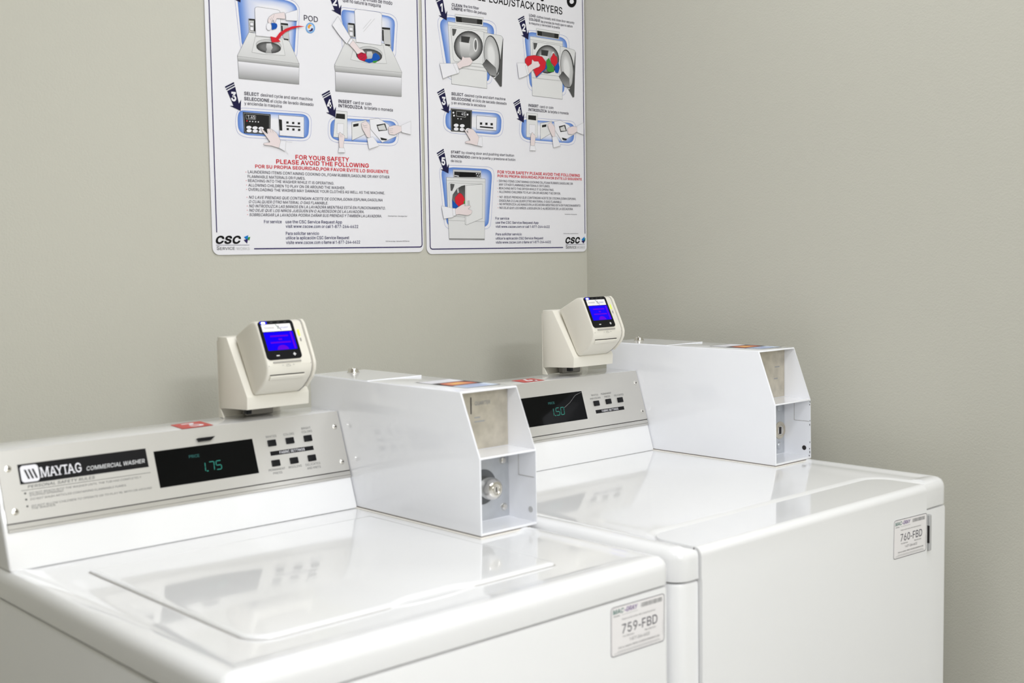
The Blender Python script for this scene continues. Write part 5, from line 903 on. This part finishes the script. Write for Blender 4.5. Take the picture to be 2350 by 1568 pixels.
('P','clothes_drawing','blue',None,None,[(308.4,404.7),(316.3,383.2),(350.2,407.6),(346.8,420.5),(316.7,407.1)]),
('P','clothes_drawing','red',None,'g3',[(283.2,420.8),(290.7,427.8),(311.3,431.9),(335,431.1),(346.8,420.5),(344.1,405.8),(316.3,385.5),(307.1,401),(290.2,404.7),(283.1,413.5)]),
('P','hand_drawing.2','w',None,'g7',[(258.4,410.2),(283.1,412),(293.1,402.9),(290.4,386.9),(276.6,381.5),(263.5,377.3)]),
('P','hand_drawing.2','w',None,'g6',[(282.9,406.2),(288.8,407.7),(295.2,389.4),(289.3,387.4)]),
('P','hand_drawing.2','s',None,'g6',[(288.7,404.6),(302.1,412.1),(303.7,422.4),(309.6,418.1),(322.9,419.3),(324.3,415.2),(328.1,412),(324.2,407.4),(316.1,405),(304.8,399.7),(294.3,390)]),
('B','step_panel','','',None,([(69.5,302.3),(133.3,302.6),(199.4,302.9),(211.9,299.6),(218.2,288.6),(215.9,261.5),(209.5,251.9),(195.4,248),(132.1,248.8),(70.8,249.5),(54.1,256.5),(50,268.2),(52.2,286.2),(57.6,294.5)],[(72,297.4),(133.2,297.9),(197.9,298.7),(207.6,295.2),(212.5,286.2),(210.3,263.3),(203.9,255.7),(192.7,253),(132.2,253.6),(72.3,254.5),(59.3,259.8),(55.7,270.5),(57.1,285.5),(61.5,291.8)])),
('P','keypad_drawing','g1',None,None,[(70.8,300.2),(128.7,300.3),(126.2,253.5),(70.4,253.4)]),
('L','keypad_drawing','g8',0.4,None,[(72.8,298.3),(126.2,298.5),(124.1,255.2),(72.6,255.2),(72.8,298.3)]),
('L','keypad_drawing','g9',0.6,None,[(86.4,295.4),(111.7,295.7),(110.9,284.7),(85.7,285.2),(86.4,295.4)]),
('T','keypad_drawing','w','','45',(99.5,287.8,9.8,6.1)),
('P','keypad_drawing','w',None,None,[(80,292),(79.3,290.5),(77.6,289.8),(76,290.3),(75.3,291.7),(76,293.1),(77.7,293.8),(79.4,293.4)]),
('P','keypad_drawing','w',None,None,[(81.5,286.1),(80.7,284.6),(79,283.9),(77.4,284.4),(76.7,285.8),(77.5,287.2),(79.1,287.9),(80.8,287.5)]),
('P','keypad_drawing','w',None,None,[(118.5,290.5),(117.8,289),(116,288.3),(114.4,288.8),(113.7,290.2),(114.4,291.6),(116.1,292.3),(117.8,291.9)]),
('P','keypad_drawing','w',None,None,[(91.1,280.3),(90.6,279.4),(89.5,279),(88.4,279.3),(87.9,280.1),(88.4,281),(89.5,281.4),(90.6,281.1)]),
('P','keypad_drawing','w',None,None,[(99.6,280.2),(99.1,279.3),(97.9,278.9),(96.8,279.2),(96.4,280),(96.9,280.9),(98,281.3),(99.1,281)]),
('P','keypad_drawing','w',None,None,[(91,266.6),(90.7,265.6),(89.7,264.6),(88.2,263.7),(86.4,263.1),(84.3,262.8),(82.3,262.9),(80.5,263.3),(79,263.9),(78.1,264.8),(77.8,265.9),(78.2,266.9),(79.1,267.9),(80.6,268.8),(82.4,269.4),(84.5,269.7),(86.5,269.6),(88.4,269.2),(89.8,268.6),(90.7,267.7)]),
('P','keypad_drawing','w',None,None,[(107.5,266.6),(107.1,265.5),(106.2,264.5),(104.7,263.7),(102.8,263.1),(100.7,262.8),(98.7,262.8),(96.8,263.2),(95.4,263.9),(94.5,264.8),(94.2,265.8),(94.5,266.9),(95.5,267.9),(97,268.7),(98.8,269.3),(100.9,269.6),(103,269.6),(104.8,269.2),(106.3,268.5),(107.2,267.6)]),
('P','keypad_drawing','w',None,None,[(90.8,259),(90.5,257.9),(89.5,256.9),(88,256.1),(86.2,255.5),(84.1,255.2),(82.1,255.3),(80.3,255.6),(78.8,256.3),(77.9,257.2),(77.6,258.2),(78,259.3),(78.9,260.3),(80.4,261.2),(82.3,261.8),(84.3,262),(86.3,262),(88.2,261.6),(89.6,260.9),(90.5,260)]),
('P','keypad_drawing','w',None,None,[(106.8,259.1),(106.4,258),(105.5,257),(104,256.2),(102.1,255.6),(100,255.3),(98,255.3),(96.1,255.7),(94.7,256.4),(93.8,257.3),(93.5,258.3),(93.8,259.4),(94.8,260.4),(96.3,261.3),(98.1,261.9),(100.2,262.1),(102.2,262.1),(104.1,261.7),(105.6,261),(106.5,260.1)]),
('P','keypad_drawing','w',None,None,[(123.4,259.2),(123.1,258.1),(122.1,257.1),(120.6,256.3),(118.7,255.7),(116.6,255.4),(114.5,255.5),(112.7,255.8),(111.2,256.5),(110.3,257.4),(110,258.5),(110.3,259.6),(111.3,260.6),(112.8,261.4),(114.7,262),(116.8,262.3),(118.8,262.2),(120.7,261.9),(122.2,261.2),(123.1,260.3)]),
('P','keypad_drawing','w',None,'g1',[(141.2,289.9),(198,289.8),(196.2,261.5),(140,261.4)]),
('P','keypad_drawing','g1',None,None,[(149.8,276.2),(156.4,276.6),(156.3,271.7),(149.7,271.3)]),
('P','keypad_drawing','g1',None,None,[(164.9,276.5),(171.5,276.9),(171.4,272),(164.8,271.6)]),
('P','keypad_drawing','g1',None,None,[(179.8,276.6),(186.5,277),(186.4,272),(179.7,271.7)]),
('P','keypad_drawing','g1',None,None,[(149.7,268.5),(187.4,268.2),(187.4,265.3),(149.6,265.6)]),
('P','hand_drawing.3','s',None,'g6',[(102.3,261.3),(108.1,257.6),(115.9,250.9),(113.5,258.9),(119.4,261.2),(128.3,260.7),(137.6,253.1),(146.1,243.4),(140.2,226.8),(123.5,229.6),(107.4,230.9),(106.2,233.6),(121.5,237),(114.5,245.8)]),
('P','hand_drawing.3','w',None,'g7',[(145.6,245),(153.8,246.2),(154.7,225.4),(140.2,227.2)]),
('B','step_panel','','',None,([(280.7,295.7),(350.5,295.8),(424.4,296.1),(436.9,292.5),(441.5,282.9),(439.5,255.3),(433,245.1),(418.8,241.1),(352.5,241.6),(286.9,242.2),(269.5,247.7),(263.9,260),(265.9,283.2),(270.4,291.9)],[(283.5,290.6),(350.4,291.1),(421.8,291.3),(432.1,287.8),(435.5,280.3),(433.8,257.2),(428.3,249.3),(415.7,245.8),(352.6,246.4),(288.5,247),(274.8,251.1),(269.8,262.4),(271.6,281.5),(274.7,288)])),
('P','payment_drawing','g95',None,'g4',[(286.7,305.6),(320.1,305.2),(318.2,252.7),(285.1,252.7)]),
('P','payment_drawing','g1',None,None,[(291.6,300.6),(315.2,300.7),(315,290.4),(290.8,291.1)]),
('P','payment_drawing','w',None,'g7',[(294.1,280.7),(312.8,280.7),(311.5,260.5),(293.2,260.5)]),
('P','payment_drawing','g95',None,'g2',[(328,285.3),(364.4,291.8),(362.1,265.4),(327.9,249.2)]),
('P','payment_drawing','g1',None,None,[(332.8,281.3),(346.6,283.8),(345.6,278.4),(332.7,276.2)]),
('P','payment_drawing','w',None,'g5',[(370.2,291.7),(390.2,295.5),(418,285.9),(436.5,267.2),(395.5,248.3),(372.9,272.4)]),
('P','payment_drawing','g2',None,None,[(385.3,281.8),(405.5,286.2),(410.6,272.4),(390.3,269.1)]),
('P','payment_drawing','g85',None,None,[(389,279),(402.4,283.4),(407.5,273.1),(392.2,271.8)]),
('P','payment_drawing','g1',None,None,[(394.1,257.3),(411.2,255),(408,251.5),(397.1,252.1)]),
('P','hand_drawing.40','s',None,'g6',[(296,254.3),(300.6,264.6),(304.4,260.5),(311.4,256.2),(307.4,234.7),(296.2,234.8)]),
('P','hand_drawing.40','w',None,'g75',[(295.6,234.6),(308.6,234.4),(311.6,224.3),(292.4,223.8)]),
('P','hand_drawing.41','s',None,'g6',[(348.8,283.9),(359.5,289.3),(371.5,278.8),(371.7,256.8),(363.4,257.2),(351.6,275.1)]),
('P','hand_drawing.41','w',None,'g75',[(362.5,256.3),(375.7,259.2),(389.2,238.6),(366,233.2)]),
('P','hand_drawing.42','s',None,'g6',[(411.6,279),(427.4,284.2),(442.5,283.4),(442.3,272.8),(427,265.6),(412.9,266)]),
('P','hand_drawing.42','w',None,'g75',[(441.6,285.1),(464,294.8),(463.5,266.9),(442.3,271.5)]),
('A','step_arrow',None,None,'1',(64.4,478.6)),
('A','step_arrow',None,None,'2',(294.9,463.9)),
('A','step_arrow',None,None,'3',(65.3,289.6)),
('A','step_arrow',None,None,'4',(277.5,283.5)),
('A','step_arrow',None,None,'5',(61.1,166.1)),
('T','step_caption.5','t','b','START',(69.2,208.4,25.9,5.1)),
('T','step_caption.5','t','','by closing door and pushing start button',(98.2,208.4,149,5.2)),
('T','step_caption.5','t','b','ENCIENDIDO',(69,199.4,51.7,5.1)),
('T','step_caption.5','t','','cierre la puerta y presione el botón',(123.4,199.4,127.4,5.2)),
('T','step_caption.5','t','','de inicio',(68.2,190,29.7,5.1)),
('B','step_panel','','',None,([(66.6,183.3),(120.9,183.7),(173.7,183.6),(185.4,179.2),(188.4,169.7),(182.4,113.6),(176.2,59.1),(168.6,52.7),(157.8,51.1),(105.3,51.5),(57.8,51.7),(48.3,58.6),(42.8,115.8),(37.2,169.5),(40.4,178.8)],[(71.9,179.1),(118.6,179.2),(167.6,178.9),(179.3,174.5),(182.3,165.1),(176.4,115.8),(170.3,63.6),(163,57.1),(153,55.5),(108,55.9),(63.5,56.1),(54.1,63),(48.4,117.6),(42.6,165.3),(45.9,174.7)])),
('P','dryer_drawing.3','g8',None,'g5',[(73.5,174.6),(151.4,174.9),(151,157.8),(74.1,158.3)]),
('P','dryer_drawing.3','g1',None,None,[(77,170.5),(149.6,170.4),(148.7,160.6),(76.7,159.6)]),
('P','dryer_drawing.3','k',None,None,[(91.7,170.4),(134.2,170.2),(133.3,160.4),(91.4,159.4)]),
('P','dryer_drawing.3','w',None,None,[(77.6,163.2),(80.9,163.3),(80.9,161.5),(77.6,161.4)]),
('P','dryer_drawing.3','w',None,None,[(81.7,163),(85,163.1),(84.9,161.3),(81.7,161.2)]),
('P','dryer_drawing.3','w',None,None,[(85.4,162.4),(88.6,162.5),(88.6,160.6),(85.3,160.5)]),
('P','dryer_drawing.3','w',None,None,[(136.7,169),(140.1,169.1),(140,167.2),(136.6,167.1)]),
('P','dryer_drawing.3','w',None,None,[(138.7,164.4),(142,164.5),(142,162.6),(138.6,162.5)]),
('P','dryer_drawing.3','w',None,None,[(143.9,164.2),(147.3,164.3),(147.3,162.4),(143.9,162.3)]),
('P','dryer_drawing.3','w',None,None,[(143,168.9),(146.4,169),(146.3,167.1),(142.9,167)]),
('P','dryer_drawing.3','g9',None,'g4',[(55.3,158),(162.4,157.8),(157.3,28.7),(59.7,30.1),(57.7,69.6)]),
('L','dryer_drawing.3','g6',0.5,None,[(55.5,151.6),(161.8,151.1)]),
('L','dryer_drawing.3','g5',0.5,None,[(57.7,69.2),(158.2,67)]),
('P','dryer_drawing.3','g9',None,'g5',[(61.6,145.6),(64.7,147.2),(151.6,146.7),(154.7,144.6),(151.5,73.3),(65,78.6),(62,81.2)]),
('P','dryer_drawing.3','g3',None,None,[(65,144.1),(66.6,145.2),(76.8,144.4),(75,138.9),(69.9,130),(65.9,130.5)]),
('P','dryer_drawing.3','g2','g5',None,[(68.8,111.6),(71.1,122.5),(82.7,135.2),(95.1,141),(105.5,143.3),(104.5,104.4),(93.9,93.3),(69.5,96.1)]),
('P','dryer_drawing.3','g75',None,None,[(82.6,133.7),(86.8,136.9),(88.6,127.6),(84.5,125.9)]),
('P','clothes_drawing.2','red',None,'g2',[(76.1,116.4),(88.6,126.8),(94.7,125.4),(98.7,121.5),(103.9,113.8),(100.4,104.3),(85.8,97.9),(77.8,105.5)]),
('P','clothes_drawing.2','blue',None,None,[(69.1,112.4),(76.8,105.5),(85.3,99.4),(85.1,93.6),(69.4,95)]),
('P','clothes_drawing.2','green',None,None,[(99.4,107.5),(104.3,112.2),(104.1,102.8)]),
('P','dryer_drawing.3','g95',None,'g4',[(105.4,141.2),(111.7,143),(154.7,146.5),(151.6,74.1),(107.2,59.8),(103.1,62)]),
('L','dryer_drawing.3','g6',0.5,None,[(107.9,140.5),(106,61.2)]),
('P','dryer_drawing.3','g8',None,'g5',[(111.3,110),(116.1,110.9),(117.3,99.9),(111.6,99)]),
('P','dryer_drawing.3','g5',None,None,[(59.7,31.9),(157.4,31),(157.3,28.7),(60.1,29.6)]),
('P','hand_drawing.5','w',None,'g7',[(39.3,98.8),(69.4,94.5),(75.1,79),(66.9,75.1),(44.7,72.6)]),
('P','hand_drawing.5','w',None,'g6',[(68.4,94.2),(75.9,94.3),(77.6,79.4),(70,78.2)]),
('P','hand_drawing.5','s',None,'g6',[(75.9,92.7),(94.1,101.9),(102.4,104.4),(100.3,99.6),(116.9,100.7),(119.7,98.7),(110.5,93.5),(122.9,90.2),(120.6,83.4),(110.1,79.8),(85.4,82.2),(77.2,80.6)]),
('T','safety_heading','red','b','FOR YOUR SAFETY PLEASE AVOID THE FOLLOWING',(198.2,170.9,253.3,6.1)),
('T','safety_heading','red','b','POR SU PROPIA SEGURIDAD,POR FAVOR EVITE LO SIGUIENTE',(198,163,259.6,5.1)),
('T','safety_rules','t','','DRYING ITEMS CONTAINING COOKING OIL,FOAM RUBBER,GASOLINE OR',(201.7,152.4,226.5,4.7)),
('P','safety_rules','red',None,None,[(198.2,154.7),(197.8,154.1),(196.9,154.1),(196.5,154.6),(196.9,155.2),(197.8,155.2)]),
('T','safety_rules','t','','ANY OTHER FLAMMABLE MATERIALS OR FUMES.',(201.3,144.8,154.3,4.7)),
('T','safety_rules','t','','REACHING INTO THE DRYER WHILE IT IS OPERATING.',(201.7,137,166,4.6)),
('P','safety_rules','red',None,None,[(198.3,139.1),(197.9,138.6),(197,138.5),(196.6,139.1),(197,139.6),(197.9,139.7)]),
('T','safety_rules','t','','ALLOWING CHILDREN TO PLAY ON OR AROUND THE DRYER.',(202,129.3,186.5,4.7)),
('P','safety_rules','red',None,None,[(198.6,131.4),(198.1,130.9),(197.3,130.8),(196.8,131.4),(197.3,131.9),(198.2,132)]),
('T','safety_rules','t','i','NO  SEQUE PRENDAS QUE CONTENGAN ACEITE DE COCINA,GOMA ESPUMA,',(202.4,118.2,235.5,4.7)),
('P','safety_rules','red',None,None,[(199,120.7),(198.6,120.1),(197.7,120.1),(197.3,120.6),(197.7,121.2),(198.6,121.2)]),
('T','safety_rules','t','i','GASOLINA O CUALQUIER OTRO MATERIAL O GAS FLAMABLE.',(201.2,110.4,190.5,4.7)),
('T','safety_rules','t','i','NO INTRODUZCA LAS MANOS EN LA SECADORA MIENTRAS ESTÁ EN FUNCIONAMIENTO.',(202.1,103,250.8,4.7)),
('P','safety_rules','red',None,None,[(198.7,105.2),(198.2,104.7),(197.3,104.7),(196.9,105.2),(197.4,105.8),(198.2,105.8)]),
('T','safety_rules','t','i','NO DEJE QUE LOS NIÑOS JUEGUEN EN O ALREDEDOR DE LA SECADORA.',(201.9,95,226.3,4.7)),
('P','safety_rules','red',None,None,[(198.5,97.2),(198,96.6),(197.2,96.6),(196.7,97.2),(197.2,97.7),(198.1,97.7)]),
('T','service_text','navy','m','For service',(190.1,72,39.8,5.2)),
('T','service_text','navy','m','use the CSC Service Request App',(190.3,63.2,127.6,5.1)),
('T','service_text','navy','m','visit www.cscsw.com or call 1-877-264-6622',(190.1,54.4,162.6,5.2)),
('T','service_text.2','navy','m','Para solicitar servicio',(190.2,38,76.3,5.2)),
('T','service_text.2','navy','m','utilice la aplicación CSC Service Request',(190,29.1,142.3,5.1)),
('T','service_text.2','navy','m','visite www.cscsw.com o llame al 1-877-264-6622',(189.8,20.5,165.8,5.2)),
('T','app_caption','t','','Download Here - Descargue Aqui',(401.4,84.4,39.1,2)),
('T','app_caption.2','t','','CSC Service App - Aplicación CSC Service',(396.5,40.8,47.5,2)),
('T','company_logo','k','Bi','CSC',(402.2,19.8,47.6,12.9)),
('P','company_logo','green',None,None,[(463.6,30),(468.1,31.4),(466.5,23.6),(463,22.9)]),
('P','company_logo','mid',None,None,[(454.6,28.1),(464.9,34.8),(464.5,25.7),(461,23.6)]),
('P','company_logo','navy',None,None,[(454.1,24.7),(466.5,26.7),(461.4,18.8)]),
('L','company_logo','navy',0.6,None,[(403.3,16.6),(465.4,17)]),
('T','company_logo','g3','','S',(403.1,7.6,6.1,7.5)),
('T','company_logo','g3','','ERVICE',(410.4,7.4,26.8,5.8)),
('T','company_logo','g8','','WORKS',(439,7.2,26.7,5.8))]

def smooth(p, r):
    """round the corners of an outline with radius about r"""
    o = []
    for i in range(len(p)):
        (ax, ay), (bx, by), (cx, cy) = p[i-1], p[i], p[(i+1) % len(p)]
        d1 = math.hypot(ax-bx, ay-by) or 1; d2 = math.hypot(cx-bx, cy-by) or 1; t = min(r, .48*d1); u = min(r, .48*d2)
        q = (bx+(ax-bx)/d1*t, by+(ay-by)/d1*t); w = (bx+(cx-bx)/d2*u, by+(cy-by)/d2*u)
        for k in range(4): m = k/3; o.append((q[0]*(1-m)**2+2*bx*m*(1-m)+w[0]*m*m, q[1]*(1-m)**2+2*by*m*(1-m)+w[1]*m*m))
    return o
def poster(art, x0, z0, w, h, label, bow):
    R = empty('poster', (x0, YW, Z(z0)), label, 'poster', 'instruction posters on the back wall')
    F = Frame((x0, YW-.0022, Z(z0)), (1, 0, 0), (0, 0, 1))
    b = bmesh.new(); loft(b, [[F.p(x, y, q) for x, y in rrect(0, w, 0, h, .013, 6)] for q in (-.0006, 0)]); obj('sheet', b, 'paper', R)
    parts = {}
    def P(n, lvl=0):
        if n not in parts: parts[n] = Print(F, .001); parts[n].h = .0002+lvl
        return parts[n]
    LV = {'hand': .0021, 'clothes': .0010, 'step_arrow': .0004, 'red': .0024, 'step_panel': 0, 'step_caption': .0004, 'pod': .0002}
    lv = lambda n: next((v for q, v in LV.items() if n.startswith(q)), .0003)
    np_ = 0
    for t, part, c, c2, ln, d in art:
        if t == 'B':
            np_ += 1; o, f = smooth(list(d[0]), 7), smooth(list(d[1]), 6); q = P('step_panel.%d' % np_); q.stroke(list(o)+[o[0]], .5, 'line'); q.rings(list(f), [(1, ink('b0')), (.9, ink('b1')), (.72, ink('b2')), (.4, ink('w'))]); continue
        if t == 'A':
            q = P('step_arrow.'+ln, .0004); x, y = d
            for poly in ARROW[:3]: q.poly([(a+x, e+y) for a, e in poly], 'arrow')
            ax, ay = ARROW[3][0]; bx, by = ARROW[3][1]; tx, ty = ARROW[3][2]; q.text(ln, x+(ax+bx)/2-.9, y+ay+.6, (bx-ax)*(.40 if ln == '1' else .68), (ty-by)*.92, 'B', 'w', al='c'); continue
        q = P(part, lv(part))
        if t == 'L': q.stroke(d, c2, c)
        elif t == 'T': q.text(ln, d[0], d[1], d[2], d[3], c2, c)
        elif t == 'E':
            q.rings(d, [(1, ink(c)), (.55, ink(c2)), (.2, ink(c2))])
            if ln: q.stroke(list(d)+[d[0]], .6, ln)
        else:
            if part[:4] in ('hand', 'clot') and c != 'w': d = smooth(list(d), 2.2)
            q.poly(d, c, c2)
            if ln: q.stroke(list(d)+[d[0]], .5, ln)
    for n, q in parts.items(): q.done(n.split('.')[0], R)
poster(ART1, P1X, P1Z, P1W, .640, 'white laundry poster at left showing how to load and start a washer', 0)
poster(ART2, P2X, P2Z, P2W, .640, 'white laundry poster at right, next to the corner, about dryers', 0)
